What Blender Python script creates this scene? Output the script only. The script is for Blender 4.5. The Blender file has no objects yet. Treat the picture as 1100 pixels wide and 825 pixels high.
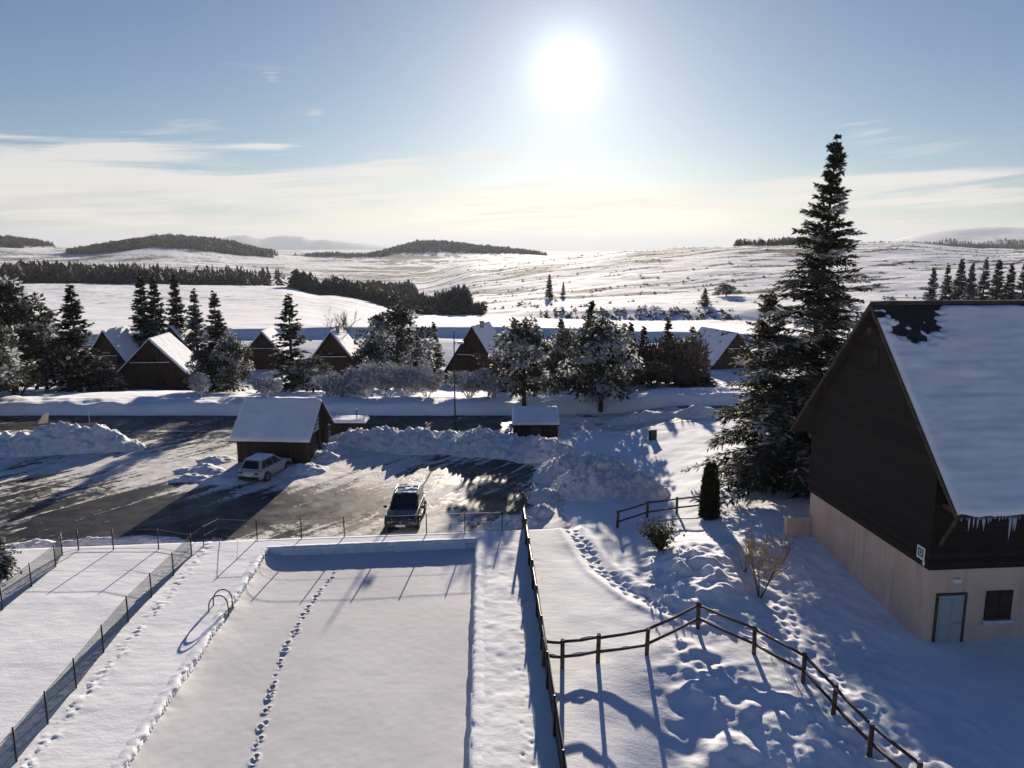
import bpy, bmesh, math, random
import numpy as np
from mathutils import Vector, Matrix, noise as mnoise
R = math.radians
SC = bpy.context.scene
COL = SC.collection
PI = math.pi

# ------------------------------------------------------------------ camera model (photo is 1100 x 825)
F, PITCH, CAMZ = 831.0, R(10.0), 14.0
cp, sp = math.cos(PITCH), math.sin(PITCH)
SUN_EL, SUN_AZ = R(12.2), R(3.9)

def ray(px, py):
    cx, cy = (px - 550) / F, (412.5 - py) / F
    return (cx, cp + cy * sp, -sp + cy * cp)

def at(px, py, z=0.0):
    """ground point seen at a photo pixel, for a given height"""
    d = ray(px, py); t = (z - CAMZ) / d[2]
    return Vector((d[0] * t, d[1] * t, z))

def at_y(px, py, y):
    d = ray(px, py); t = y / d[1]
    return Vector((d[0] * t, y, CAMZ + d[2] * t))

# ------------------------------------------------------------------ numpy noise
def _hash(ix, iy, seed):
    h = (ix.astype(np.int64) * 374761393 + iy.astype(np.int64) * 668265263 + seed * 974711) & 0xffffffff
    h = ((h ^ (h >> 13)) * 1274126177) & 0xffffffff
    h = (h ^ (h >> 16)) & 0xffffff
    return h / float(0xffffff)

def vnoise(x, y, seed=0):
    x = np.asarray(x, float); y = np.asarray(y, float)
    ix, iy = np.floor(x), np.floor(y)
    fx, fy = x - ix, y - iy
    fx = fx * fx * fx * (fx * (fx * 6 - 15) + 10); fy = fy * fy * fy * (fy * (fy * 6 - 15) + 10)
    a, b = _hash(ix, iy, seed), _hash(ix + 1, iy, seed)
    c, d = _hash(ix, iy + 1, seed), _hash(ix + 1, iy + 1, seed)
    return (a + (b - a) * fx) * (1 - fy) + (c + (d - c) * fx) * fy

def fbm(x, y, seed=0, octs=4, gain=0.5):
    s, a, t = 0.0, 1.0, 0.0
    for k in range(octs):
        s = s + a * vnoise(np.asarray(x) * 2.03 ** k + 17.3 * k, np.asarray(y) * 2.03 ** k - 9.1 * k, seed + k); t += a; a *= gain
    return s / t

def worley(x, y, seed=0):
    x = np.asarray(x, float); y = np.asarray(y, float)
    ix, iy = np.floor(x), np.floor(y); best = np.full(x.shape, 9.0)
    for dx in (-1, 0, 1):
        for dy in (-1, 0, 1):
            jx, jy = ix + dx, iy + dy
            qx, qy = jx + _hash(jx, jy, seed), jy + _hash(jx, jy, seed + 51)
            best = np.minimum(best, (qx - x) ** 2 + (qy - y) ** 2)
    return np.sqrt(best)

def sstep(a, b, x):
    t = np.clip((x - a) / (b - a), 0, 1)
    return t * t * (3 - 2 * t)

def gauss(x, y, cx, cy, rx, ry):
    return np.exp(-((x - cx) / rx) ** 2 - ((y - cy) / ry) ** 2)

# ------------------------------------------------------------------ tagging and object helpers
def tag(o, label=None, cat=None, group=None, kind=None):
    if label: o['label'] = label
    if cat: o['category'] = cat
    if group: o['group'] = group
    if kind: o['kind'] = kind
    return o

def empty(name, loc=(0, 0, 0), rz=0.0, label=None, cat=None, group=None):
    o = bpy.data.objects.new(name, None); COL.objects.link(o)
    o.empty_display_size = 0.3
    o.location = loc; o.rotation_euler = (0, 0, rz)
    return tag(o, label, cat, group)

def link(name, me, parent=None, loc=None):
    o = bpy.data.objects.new(name, me); COL.objects.link(o)
    if parent is not None: o.parent = parent
    if loc is not None: o.location = loc
    return o

def copy_thing(o, parent=None):
    c = o.copy(); COL.objects.link(c)
    if parent is not None: c.parent = parent
    for ch in list(o.children): copy_thing(ch, c)
    return c

class MB:
    """collects verts and faces for ONE mesh object"""
    def __init__(s): s.v = []; s.f = []; s.m = []
    def add(s, vs, fs, mi=0):
        n = len(s.v); s.v.extend([tuple(p) for p in vs])
        for f in fs: s.f.append(tuple(i + n for i in f)); s.m.append(mi)
    def box(s, lo, hi, mi=0, M=None):
        (x0, y0, z0), (x1, y1, z1) = lo, hi
        vs = [Vector(p) for p in ((x0,y0,z0),(x1,y0,z0),(x1,y1,z0),(x0,y1,z0),(x0,y0,z1),(x1,y0,z1),(x1,y1,z1),(x0,y1,z1))]
        if M is not None: vs = [M @ p for p in vs]
        s.add(vs, [(0,3,2,1),(4,5,6,7),(0,1,5,4),(1,2,6,5),(2,3,7,6),(3,0,4,7)], mi)
    def tube(s, pts, rad, n=8, mi=0, cap=True):
        pts = [Vector(p) for p in pts]
        rads = rad if isinstance(rad, (list, tuple)) else [rad] * len(pts)
        rings = []
        up = None
        for i, p in enumerate(pts):
            a, b = pts[max(i - 1, 0)], pts[min(i + 1, len(pts) - 1)]
            t = (b - a).normalized()
            if up is None:
                up = Vector((0, 0, 1)) if abs(t.z) < 0.9 else Vector((1, 0, 0))
            u = t.cross(up)
            if u.length < 1e-4: u = t.cross(Vector((0.3, 1, 0.2)))
            u.normalize(); w = u.cross(t); up = w
            rings.append([p + (u * math.cos(2*PI*k/n) + w * math.sin(2*PI*k/n)) * rads[i] for k in range(n)])
        fs = []
        for i in range(len(pts) - 1):
            for k in range(n):
                fs.append((i*n+k, i*n+(k+1)%n, (i+1)*n+(k+1)%n, (i+1)*n+k))
        if cap:
            fs.append(tuple(range(n-1, -1, -1))); fs.append(tuple((len(pts)-1)*n + k for k in range(n)))
        s.add([v for r in rings for v in r], fs, mi)
    def lathe(s, prof, c=(0,0,0), axis='z', n=24, mi=0):
        vs = []
        for (r, h) in prof:
            for k in range(n):
                a = 2*PI*k/n; x, y = r*math.cos(a), r*math.sin(a)
                p = (x, y, h) if axis == 'z' else ((x, h, y) if axis == 'y' else (h, x, y))
                vs.append((p[0]+c[0], p[1]+c[1], p[2]+c[2]))
        fs = []
        for i in range(len(prof)-1):
            for k in range(n):
                fs.append((i*n+k, i*n+(k+1)%n, (i+1)*n+(k+1)%n, (i+1)*n+k))
        s.add(vs, fs, mi)
    def prism(s, poly, off, mi=0):
        """closed polygon of 3-D points pushed along off"""
        n = len(poly); a = [Vector(p) for p in poly]; b = [p + Vector(off) for p in a]
        s.add(a + b, [tuple(range(n-1, -1, -1)), tuple(range(n, 2*n))] + [(i, (i+1)%n, (i+1)%n+n, i+n) for i in range(n)], mi)
    def mesh(s, name, mats, smooth=False, bevel=0.0):
        me = bpy.data.meshes.new(name); me.from_pydata(s.v, [], s.f)
        for m in (mats if isinstance(mats, (list, tuple)) else [mats]): me.materials.append(m)
        me.polygons.foreach_set('material_index', s.m)
        bm = bmesh.new(); bm.from_mesh(me)
        bmesh.ops.recalc_face_normals(bm, faces=bm.faces)
        if bevel > 0:
            bmesh.ops.bevel(bm, geom=[e for e in bm.edges if e.is_manifold and e.calc_face_angle(0) > 0.35], offset=bevel, segments=2, affect='EDGES', clamp_overlap=True)
        bm.to_mesh(me); bm.free()
        if smooth: me.polygons.foreach_set('use_smooth', [True] * len(me.polygons))
        me.update(); return me
    def build(s, name, mats, parent=None, smooth=False, bevel=0.0, loc=None):
        return link(name, s.mesh(name, mats, smooth, bevel), parent, loc)

def np_mesh(name, V, Q, mats, mi=None, smooth=True, attrs=None):
    """mesh from numpy vertex (n,3) and face (m,k) arrays"""
    me = bpy.data.meshes.new(name)
    V = np.ascontiguousarray(V, dtype=np.float32); Q = np.ascontiguousarray(Q, dtype=np.int32)
    k = Q.shape[1]
    me.vertices.add(len(V)); me.vertices.foreach_set('co', V.ravel())
    me.loops.add(Q.size); me.loops.foreach_set('vertex_index', Q.ravel())
    me.polygons.add(len(Q)); me.polygons.foreach_set('loop_start', np.arange(0, Q.size, k, dtype=np.int32))
    me.polygons.foreach_set('loop_total', np.full(len(Q), k, dtype=np.int32))
    for m in (mats if isinstance(mats, (list, tuple)) else [mats]): me.materials.append(m)
    if mi is not None: me.polygons.foreach_set('material_index', np.ascontiguousarray(mi, dtype=np.int32))
    me.polygons.foreach_set('use_smooth', np.full(len(Q), smooth, dtype=bool))
    for nm, arr in (attrs or {}).items():
        at_ = me.attributes.new(nm, 'FLOAT', 'POINT'); at_.data.foreach_set('value', np.ascontiguousarray(arr, dtype=np.float32).ravel())
    me.update(calc_edges=True); me.validate()
    return me

def grid_quads(nr, nc, wrap=False):
    i = np.arange(nr - 1)[:, None]; j = np.arange(nc if wrap else nc - 1)[None, :]
    a = i * nc + j; b = i * nc + (j + 1) % nc
    return np.stack([a, b, b + nc, a + nc], -1).reshape(-1, 4)

# ------------------------------------------------------------------ node helpers and materials
class NT:
    def __init__(s, tree): s.t = tree; s.t.nodes.clear()
    def n(s, typ, **kw):
        nd = s.t.nodes.new(typ)
        for k, v in kw.items(): setattr(nd, k, v)
        return nd
    def put(s, sock, v):
        if isinstance(v, bpy.types.NodeSocket): s.t.links.new(v, sock)
        elif isinstance(v, (tuple, list)): sock.default_value = tuple(v) + ((1.0,) if len(v) == 3 and len(sock.default_value) == 4 else ())
        else: sock.default_value = v
    def m(s, op, a, b=None, c=None, clamp=False):
        nd = s.n('ShaderNodeMath', operation=op, use_clamp=clamp)
        for i, v in enumerate((a, b, c)):
            if v is not None: s.put(nd.inputs[i], v)
        return nd.outputs[0]
    def vm(s, op, a, b=None):
        nd = s.n('ShaderNodeVectorMath', operation=op)
        s.put(nd.inputs[0], a)
        if b is not None: s.put(nd.inputs[1], b)
        return nd.outputs['Value'] if op in ('DOT_PRODUCT', 'LENGTH') else nd.outputs[0]
    def mix(s, fac, a, b, mode='MIX'):
        nd = s.n('ShaderNodeMix', data_type='RGBA', blend_type=mode)
        s.put(nd.inputs[0], fac); s.put(nd.inputs[6], a); s.put(nd.inputs[7], b)
        return nd.outputs[2]
    def noise(s, vec, scale, detail=4.0, rough=0.55, dist=0.0):
        nd = s.n('ShaderNodeTexNoise')
        if vec is not None: s.put(nd.inputs['Vector'], vec)
        nd.inputs['Scale'].default_value = scale; nd.inputs['Detail'].default_value = detail
        nd.inputs['Roughness'].default_value = rough; nd.inputs['Distortion'].default_value = dist
        return nd.outputs['Fac']
    def ramp(s, fac, a, b, clamp=True):
        nd = s.n('ShaderNodeMapRange', interpolation_type='SMOOTHSTEP')
        s.put(nd.inputs[0], fac); s.put(nd.inputs[1], a); s.put(nd.inputs[2], b)
        return nd.outputs[0]
    def scale(s, vec, v):
        nd = s.n('ShaderNodeMapping'); s.put(nd.inputs[0], vec); nd.inputs['Scale'].default_value = v
        return nd.outputs[0]
    def pos(s): return s.n('ShaderNodeNewGeometry').outputs['Position']
    def obj(s): return s.n('ShaderNodeTexCoord').outputs['Object']
    def attr(s, name): return s.n('ShaderNodeAttribute', attribute_name=name).outputs['Fac']
    def bump(s, h, strength, dist, normal=None):
        nd = s.n('ShaderNodeBump'); s.put(nd.inputs['Height'], h)
        nd.inputs['Strength'].default_value = strength; nd.inputs['Distance'].default_value = dist
        if normal is not None: s.put(nd.inputs['Normal'], normal)
        return nd.outputs[0]
    def principled(s, color, rough=0.7, metal=0.0, normal=None, spec=0.3, **kw):
        nd = s.n('ShaderNodeBsdfPrincipled'); s.put(nd.inputs['Base Color'], color)
        s.put(nd.inputs['Roughness'], rough); nd.inputs['Metallic'].default_value = metal
        s.put(nd.inputs['Specular IOR Level'], spec)
        if normal is not None: s.put(nd.inputs['Normal'], normal)
        for k, v in kw.items(): s.put(nd.inputs[k], v)
        o = s.n('ShaderNodeOutputMaterial'); s.t.links.new(nd.outputs[0], o.inputs[0])
        return nd

def mat(name):
    m = bpy.data.materials.new(name); m.use_nodes = True
    return m, NT(m.node_tree)

def simple(name, color, rough=0.6, metal=0.0, var=0.15, scale=6.0, spec=0.3, bump=0.0, stretch=(1, 1, 1)):
    m, n = mat(name)
    p = n.scale(n.obj(), stretch)
    f = n.noise(p, scale, 5.0)
    dark = tuple(c * (1 - var) for c in color); lite = tuple(min(1, c * (1 + var)) for c in color)
    n.principled(n.mix(n.ramp(f, 0.3, 0.7), dark, lite), rough, metal,
                 n.bump(n.noise(p, scale * 4, 5.0), bump, 0.02) if bump else None, spec)
    return m

M = {}
def make_materials():
    # fresh snow on the ground, with bare heather where the 'scrub' attribute says so
    m, n = mat('snow_ground')
    P = n.pos()
    cs = n.mix(n.ramp(n.noise(P, 0.35, 5), 0.3, 0.7), (0.76, 0.77, 0.79), (0.86, 0.86, 0.86))
    sc = n.attr('scrub'); soil = n.attr('soil')
    br = n.noise(n.scale(P, (0.16, 0.30, 0.16)), 1.0, 9, 0.72)
    sm = n.ramp(n.m('ADD', n.m('MULTIPLY', br, 1.5), sc), 1.16, 1.34)
    hc = n.mix(n.noise(P, 0.05, 5), (0.030, 0.031, 0.034), (0.090, 0.080, 0.072))
    c1 = n.mix(sm, cs, hc)
    c2 = n.mix(n.ramp(n.m('ADD', n.m('MULTIPLY', n.noise(P, 7.0, 6, 0.7), 0.8), soil), 0.8, 1.1), c1, (0.13, 0.10, 0.07))
    b1 = n.bump(n.noise(n.scale(P, (1.0, 2.0, 1)), 1.3, 6, 0.62), 0.14, 0.14)
    b2 = n.bump(n.noise(P, 11.0, 5, 0.7), 0.22, 0.035, b1)
    n.principled(c2, 0.9, 0, b2, 0.02)
    M['ground'] = m
    # clean snow for roofs, heaps, rails
    m, n = mat('snow_clean')
    P = n.pos()
    c = n.mix(n.ramp(n.noise(P, 0.7, 5), 0.3, 0.7), (0.74, 0.76, 0.79), (0.84, 0.85, 0.86))
    b = n.bump(n.noise(P, 9.0, 6, 0.65), 0.35, 0.04)
    n.principled(c, 0.85, 0, b, 0.04)
    M['snow'] = m
    # ploughed, lumpy snow with grit in it
    m, n = mat('snow_ploughed')
    P = n.pos()
    c = n.mix(n.ramp(n.noise(P, 1.6, 7, 0.7), 0.42, 0.75), (0.80, 0.81, 0.83), (0.60, 0.57, 0.53))
    c = n.mix(n.ramp(n.noise(P, 5.0, 8, 0.75), 0.60, 0.72), c, (0.34, 0.30, 0.26))
    vo = n.n('ShaderNodeTexVoronoi'); n.put(vo.inputs['Vector'], P); vo.inputs['Scale'].default_value = 3.2
    b = n.bump(n.m('ADD', n.noise(P, 4.5, 7, 0.72), n.m('MULTIPLY', vo.outputs[0], 0.7)), 0.9, 0.14)
    n.principled(c, 0.85, 0, b, 0.04)
    M['plough'] = m
    # thin snow over the pool cover: greyer and smoother
    m, n = mat('snow_pool_cover')
    P = n.pos()
    c = n.mix(n.ramp(n.noise(P, 0.22, 5), 0.3, 0.7), (0.58, 0.575, 0.58), (0.67, 0.665, 0.66))
    b = n.bump(n.noise(P, 16.0, 5, 0.6), 0.16, 0.02)
    n.principled(c, 0.85, 0, b, 0.04)
    M['poolsnow'] = m
    # asphalt of the car park and road with packed snow left on it ('snowy' attribute)
    m, n = mat('asphalt_packed_snow')
    P = n.pos()
    q0 = n.n('ShaderNodeMapping'); n.put(q0.inputs[0], P); q0.inputs['Rotation'].default_value = (0, 0, R(-58))
    q = n.n('ShaderNodeMapping'); n.put(q.inputs[0], q0.outputs[0]); q.inputs['Scale'].default_value = (0.16, 1.3, 1)
    str_ = n.noise(q.outputs[0], 0.8, 9, 0.66, 0.5)
    fine = n.noise(P, 2.2, 7, 0.7)
    s = n.m('ADD', n.attr('snowy'), n.m('ADD', n.m('MULTIPLY', n.m('SUBTRACT', str_, 0.5), 2.6), n.m('MULTIPLY', n.m('SUBTRACT', fine, 0.5), 1.3)))
    k = n.ramp(s, 0.40, 0.66)
    asp = n.mix(n.noise(P, 30.0, 4), (0.012, 0.0125, 0.014), (0.030, 0.030, 0.032))
    asp = n.mix(n.ramp(n.noise(P, 0.8, 6, .65), .42, .7), asp, (0.050, 0.047, 0.044))
    pk = n.mix(n.ramp(n.noise(P, 0.9, 7, 0.7), 0.3, 0.72), (0.55, 0.51, 0.46), (0.80, 0.785, 0.76))
    c = n.mix(k, asp, pk)
    rg = n.m('MULTIPLY_ADD', k, 0.30, n.m('MULTIPLY_ADD', n.ramp(n.noise(P, 0.55, 6, .65), .35, .65), 0.22, 0.36))
    b = n.bump(n.m('ADD', k, n.m('MULTIPLY', fine, 0.5)), 0.5, 0.07)
    b = n.bump(n.noise(P, 12.0, 5, 0.7), 0.3, 0.03, b)
    n.principled(c, rg, 0, b, n.m('MULTIPLY_ADD', k, -0.06, 0.10))
    M['asphalt'] = m
    # conifer foliage and frost
    def leaf(name, c0, c1, rough=0.75, mixf=.28, shade=.55):
        m, n = mat(name)
        oi = n.n('ShaderNodeObjectInfo').outputs['Random']
        f = n.noise(n.obj(), 1.3, 4, 0.6)
        c = n.mix(n.ramp(f, 0.3, 0.7), c0, c1)
        c = n.mix(n.m('MULTIPLY', oi, 0.35), c, tuple(x * shade for x in c0))
        p = n.n('ShaderNodeBsdfPrincipled'); n.put(p.inputs['Base Color'], c)
        p.inputs['Roughness'].default_value = rough; p.inputs['Specular IOR Level'].default_value = 0.15
        tr = n.n('ShaderNodeBsdfTranslucent'); n.put(tr.inputs[0], c)
        mx = n.n('ShaderNodeMixShader'); mx.inputs[0].default_value = mixf
        n.t.links.new(p.outputs[0], mx.inputs[1]); n.t.links.new(tr.outputs[0], mx.inputs[2])
        o = n.n('ShaderNodeOutputMaterial'); n.t.links.new(mx.outputs[0], o.inputs[0])
        return m
    M['needle'] = leaf('spruce_needles', (0.032, 0.038, 0.030), (0.085, 0.090, 0.068))
    M['olive'] = leaf('olive_needles', (0.045, 0.050, 0.018), (0.105, 0.100, 0.040))
    M['frost'] = leaf('frosted_needles', (0.30, 0.315, 0.335), (0.60, 0.615, 0.635), mixf=.38, shade=.8)
    M['thuja'] = leaf('thuja_leaves', (0.016, 0.020, 0.010), (0.040, 0.040, 0.020))
    M['farwood'] = leaf('far_woodland', (0.030, 0.030, 0.028), (0.085, 0.072, 0.060))
    M['leafy'] = leaf('shrub_leaves', (0.030, 0.036, 0.016), (0.085, 0.080, 0.040))
    M['twig'] = simple('bare_twigs', (0.10, 0.072, 0.05), 0.85, var=0.35)
    M['strawtwig'] = simple('dry_stems', (0.30, 0.22, 0.13), 0.8, var=0.3)
    M['frosttwig'] = simple('frosted_twigs', (0.44, 0.44, 0.46), 0.8, var=0.4)
    M['bark'] = simple('bark', (0.075, 0.055, 0.042), 0.9, var=0.4, scale=9, bump=0.5, stretch=(1, 1, .25))
    # timber
    def planks(name, c0, c1, axis, pitch, grain):
        m, n = mat(name)
        O = n.obj()
        sx = n.n('ShaderNodeSeparateXYZ'); n.put(sx.inputs[0], O)
        u = n.m('DIVIDE', sx.outputs[axis], pitch)
        fr = n.m('FRACT', u); fl = n.m('FLOOR', u)
        wn = n.n('ShaderNodeTexWhiteNoise', noise_dimensions='1D'); n.put(wn.inputs['W'], fl)
        g = n.noise(n.scale(O, grain), 2.0, 7, 0.65)
        c = n.mix(n.m('MULTIPLY_ADD', wn.outputs['Value'], 0.5, n.m('MULTIPLY', g, 0.5)), c0, c1)
        gap = n.m('MULTIPLY', n.ramp(fr, 0.0, 0.10), n.ramp(fr, 1.0, 0.93))
        b = n.bump(n.m('ADD', gap, n.m('MULTIPLY', g, 0.25)), 0.8, 0.02)
        n.principled(c, 0.75, 0, b, 0.25)
        return m
    M['cladding'] = planks('dark_stained_cladding', (0.006, 0.0045, 0.004), (0.036, 0.022, 0.016), 2, 0.18, (0.6, 0.6, 6))
    M['chaletwood'] = planks('chalet_boards', (0.026, 0.014, 0.010), (0.075, 0.034, 0.021), 0, 0.22, (5, 5, .5))
    M['brownwood'] = planks('brown_boards', (0.020, 0.013, 0.010), (0.062, 0.040, 0.027), 0, 0.2, (5, 5, .5))
    M['railwood'] = simple('weathered_rail_wood', (0.075, 0.055, 0.040), 0.85, var=0.4, scale=5, bump=0.4)
    M['beam'] = simple('beam_wood', (0.075, 0.055, 0.035), 0.8, var=0.3, scale=4, bump=0.3)
    # slates: courses on the big roof
    m, n = mat('roof_shingles')
    O = n.obj(); bt = n.n('ShaderNodeTexBrick'); n.put(bt.inputs['Vector'], O)
    bt.inputs['Scale'].default_value = 2.2; bt.inputs['Color1'].default_value = (0.030, 0.026, 0.024, 1); bt.inputs['Color2'].default_value = (0.06, 0.05, 0.045, 1)
    bt.inputs['Mortar'].default_value = (0.012, 0.010, 0.010, 1)
    n.principled(n.mix(n.noise(O, 3, 5), bt.outputs[0], (0.03, 0.026, 0.024)), 0.8, 0, n.bump(bt.outputs['Fac'], 0.6, 0.02), 0.25)
    M['shingle'] = m
    m, n = mat('pink_render')
    O = n.obj()
    c = n.mix(n.ramp(n.noise(n.scale(O, (1, 1, .4)), 0.9, 6, 0.6), 0.3, 0.75), (0.72, 0.52, 0.40), (0.60, 0.43, 0.325))
    c = n.mix(n.m('MULTIPLY', n.ramp(n.noise(n.scale(O, (1.6, 1.6, .16)), 1.5, 7, 0.65), 0.54, 0.76), 0.75), c, (0.36, 0.27, 0.22))
    c = n.mix(n.m('MULTIPLY', n.ramp(n.noise(O, 0.55, 6, 0.6), 0.52, 0.7), 0.4), c, (0.42, 0.33, 0.28))
    n.principled(c, 0.85, 0, n.bump(n.noise(O, 45.0, 4), 0.3, 0.01), 0.2)
    M['render'] = m
    M['stain'] = simple('damp_stain', (0.33, 0.23, 0.185), 0.85, var=0.3)
    M['sill'] = simple('pale_stone', (0.55, 0.53, 0.50), 0.7)
    M['doorpaint'] = simple('grey_green_door_paint', (0.36, 0.39, 0.38), 0.5, var=0.15, stretch=(6, 6, .6))
    M['shutter'] = simple('brown_shutter_paint', (0.035, 0.022, 0.018), 0.6, var=0.2)
    M['whiteplate'] = simple('white_enamel', (0.75, 0.75, 0.74), 0.4, var=0.04)
    M['blackplate'] = simple('black_enamel', (0.02, 0.02, 0.02), 0.4, var=0.05)
    m, n = mat('ice')
    n.principled((0.75, 0.79, 0.84), 0.12, 0, None, 0.5, **{'Transmission Weight': 0.55, 'IOR': 1.31})
    M['ice'] = m
    M['wire'] = simple('dark_green_wire', (0.040, 0.055, 0.045), 0.6, var=0.1)
    M['screen'] = simple('dark_windbreak_net', (0.018, 0.026, 0.024), 0.8, var=0.2)
    M['postmetal'] = simple('dark_post_metal', (0.022, 0.026, 0.024), 0.5, var=0.15)
    M['steel'] = simple('brushed_steel', (0.10, 0.10, 0.105), 0.35, 0.6, var=0.1)
    M['galv'] = simple('galvanised_steel', (0.36, 0.37, 0.38), 0.45, 0.7, var=0.1)
    M['poolwall'] = simple('pool_wall_liner', (0.42, 0.45, 0.50), 0.6, var=0.12, scale=2)
    M['coping'] = simple('wet_stone_coping', (0.085, 0.08, 0.075), 0.6, var=0.4, scale=3)
    M['concrete'] = simple('concrete', (0.30, 0.28, 0.26), 0.85, var=0.2, bump=0.3)
    M['signboard'] = simple('beige_board', (0.50, 0.43, 0.32), 0.7, var=0.12)
    # vehicles
    def paint(name, c):
        m, n = mat(name)
        dirt = n.ramp(n.noise(n.obj(), 3.5, 6, 0.65), 0.5, 0.8)
        f = n.m('MULTIPLY', dirt, 0.4)
        n.principled(n.mix(f, c, (0.20, 0.185, 0.165)), n.m('MULTIPLY_ADD', f, 0.35, 0.25), 0.1, None, 0.5, **{'Coat Weight': 0.4})
        return m
    M['paintwhite'] = paint('dirty_white_car_paint', (0.40, 0.405, 0.39))
    M['paintdark'] = paint('charcoal_car_paint', (0.022, 0.023, 0.026))
    m, n = mat('car_glass'); n.principled((0.008, 0.009, 0.010), 0.06, 0, None, 0.5); M['glass'] = m
    M['rubber'] = simple('tyre_rubber', (0.018, 0.018, 0.018), 0.85, var=0.2)
    M['alloy'] = simple('alloy_wheel', (0.30, 0.30, 0.31), 0.4, 0.7, var=0.2)
    M['trim'] = simple('black_plastic', (0.022, 0.022, 0.023), 0.6, var=0.15)
    M['redlamp'] = simple('red_lamp_lens', (0.22, 0.012, 0.010), 0.2, var=0.1, spec=0.5)
    M['clearlamp'] = simple('clear_lamp_lens', (0.32, 0.33, 0.34), 0.15, var=0.1, spec=0.5)
    M['cream'] = simple('cream_wall', (0.45, 0.41, 0.36), 0.85)
    M['bluemount'] = simple('mountain_snow_rock', (0.10, 0.11, 0.13), 0.9, var=0.6, scale=0.0016)
make_materials()
# ================================================================== TERRAIN
# far profiles: for each direction (photo column at the horizon), where the land lies at each distance
PD = np.array([110, 150, 158, 220, 300, 318, 400, 460, 550, 700, 900, 1300, 1600, 1900, 2500, 4000, 7000, 12000, 26000.])
PC = np.array([-250, 0, 150, 300, 350, 450, 520, 600, 700, 800, 950, 1100, 1400.])
PY = np.array([
 # 110  150  158  220  300  318  400  460  550  700  900 1300 1600 1900 2500 4000 7000 12000 26000
 [370, 349, 346, 329, 315, 313, 305, 301, 300, 293, 285, 277, 272, 269, 268, 270, 270, 268.5, 267.5],
 [370, 349, 346, 329, 315, 313, 305, 301, 300, 293, 285, 277, 272, 269, 268, 270, 270, 268.5, 267.5],
 [370, 349, 346, 330, 316, 314, 306, 302, 301, 295, 286, 278, 274, 271, 270, 270, 270, 268.5, 267.5],
 [370, 350, 347, 333, 319, 317, 309, 306, 304, 298, 291, 283, 279, 275, 274, 272, 270, 268.5, 267.5],
 [370, 351, 348, 337, 323, 321, 317, 318, 317, 305, 295, 284, 279, 276, 274, 273, 270, 268.5, 267.5],
 [370, 352, 349, 344, 339, 338, 335, 331, 320, 306, 296, 286, 280, 276, 274, 273, 270, 268.5, 267.5],
 [370, 353, 350, 345, 341, 338, 326, 316, 304, 290, 283, 279, 277, 276, 277, 278, 275, 271, 268],
 [370, 354, 351, 346, 342, 334, 321, 310, 297, 281, 275, 276, 276, 276, 277, 279, 277, 274, 269],
 [370, 356, 353, 348, 344, 332, 316, 304, 290, 273, 268, 271, 273, 274, 276, 279, 277, 274, 269],
 [370, 356, 353, 348, 343, 331, 313, 300, 285, 266, 263, 266, 268, 269, 271, 273, 271, 268.5, 267.5],
 [370, 355, 352, 346, 338, 330, 311, 298, 283, 266, 262, 264, 264, 263, 268, 272, 271, 268.5, 267.5],
 [370, 353, 349, 341, 330, 325, 309, 299, 287, 274, 270, 271, 270, 268, 269, 271, 271, 268.5, 267.5],
 [370, 353, 349, 341, 330, 325, 309, 299, 287, 274, 270, 271, 270, 268, 269, 271, 271, 268.5, 267.5]])
_dep = PITCH + np.arctan((PY - 412.5) / F)
PZ = CAMZ - PD[None, :] * np.tan(_dep)

def bumpfar(px, d, cx, cd, rx, rd, h):
    return h * np.exp(-((px - cx) / rx) ** 2 - ((d - cd) / rd) ** 2)

def z_far(x, y):
    d = np.hypot(x, y); az = np.arctan2(x, np.maximum(y, 1e-3))
    px = 550 + 843.8 * np.tan(np.clip(az, -1.2, 1.2))
    ld, LD = np.log(np.clip(d, 111, 25900)), np.log(PD)
    i = np.clip(np.searchsorted(LD, ld) - 1, 0, len(PD) - 2)
    pc = np.clip(px, PC[0] + 1e-3, PC[-1] - 1e-3)
    j = np.clip(np.searchsorted(PC, pc) - 1, 0, len(PC) - 2)
    t = (ld - LD[i]) / (LD[i + 1] - LD[i]); u = (pc - PC[j]) / (PC[j + 1] - PC[j]); u = u * u * (3 - 2 * u)
    z = (PZ[j, i] * (1 - u) + PZ[j + 1, i] * u) * (1 - t) + (PZ[j, i + 1] * (1 - u) + PZ[j + 1, i + 1] * u) * t
    # hills: wooded ridge on the left, dark ridge in the middle, white dome on the right
    z = z + bumpfar(px, d, 200, 1750, 78, 330, 31) + bumpfar(px, d, 130, 1500, 60, 160, 9)
    z = z + bumpfar(px, d, -10, 2000, 70, 400, 22)
    z = z + bumpfar(px, d, 462, 2150, 48, 300, 31) + bumpfar(px, d, 530, 2050, 45, 260, 15)
    z = z + bumpfar(px, d, 1055, 3100, 75, 500, 72) + bumpfar(px, d, 980, 3000, 50, 500, 32) + bumpfar(px, d, 1160, 3000, 70, 500, 62)
    # unevenness growing with distance
    n = fbm(x / 130.0, y / 130.0, 5, 4) - 0.5
    z = z + n * np.clip((d - 120) / 900, 0, 1) * 9
    n2 = fbm(x / 26.0, y / 26.0, 15, 4) - 0.5
    z = z + n2 * np.clip((d - 110) / 200, 0, 1) * 1.6 * np.clip(3000 / d, 0, 1)
    return z

def deck_edge(x): return 36.9 + 0.104 * np.clip(x, -40, 6)

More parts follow.
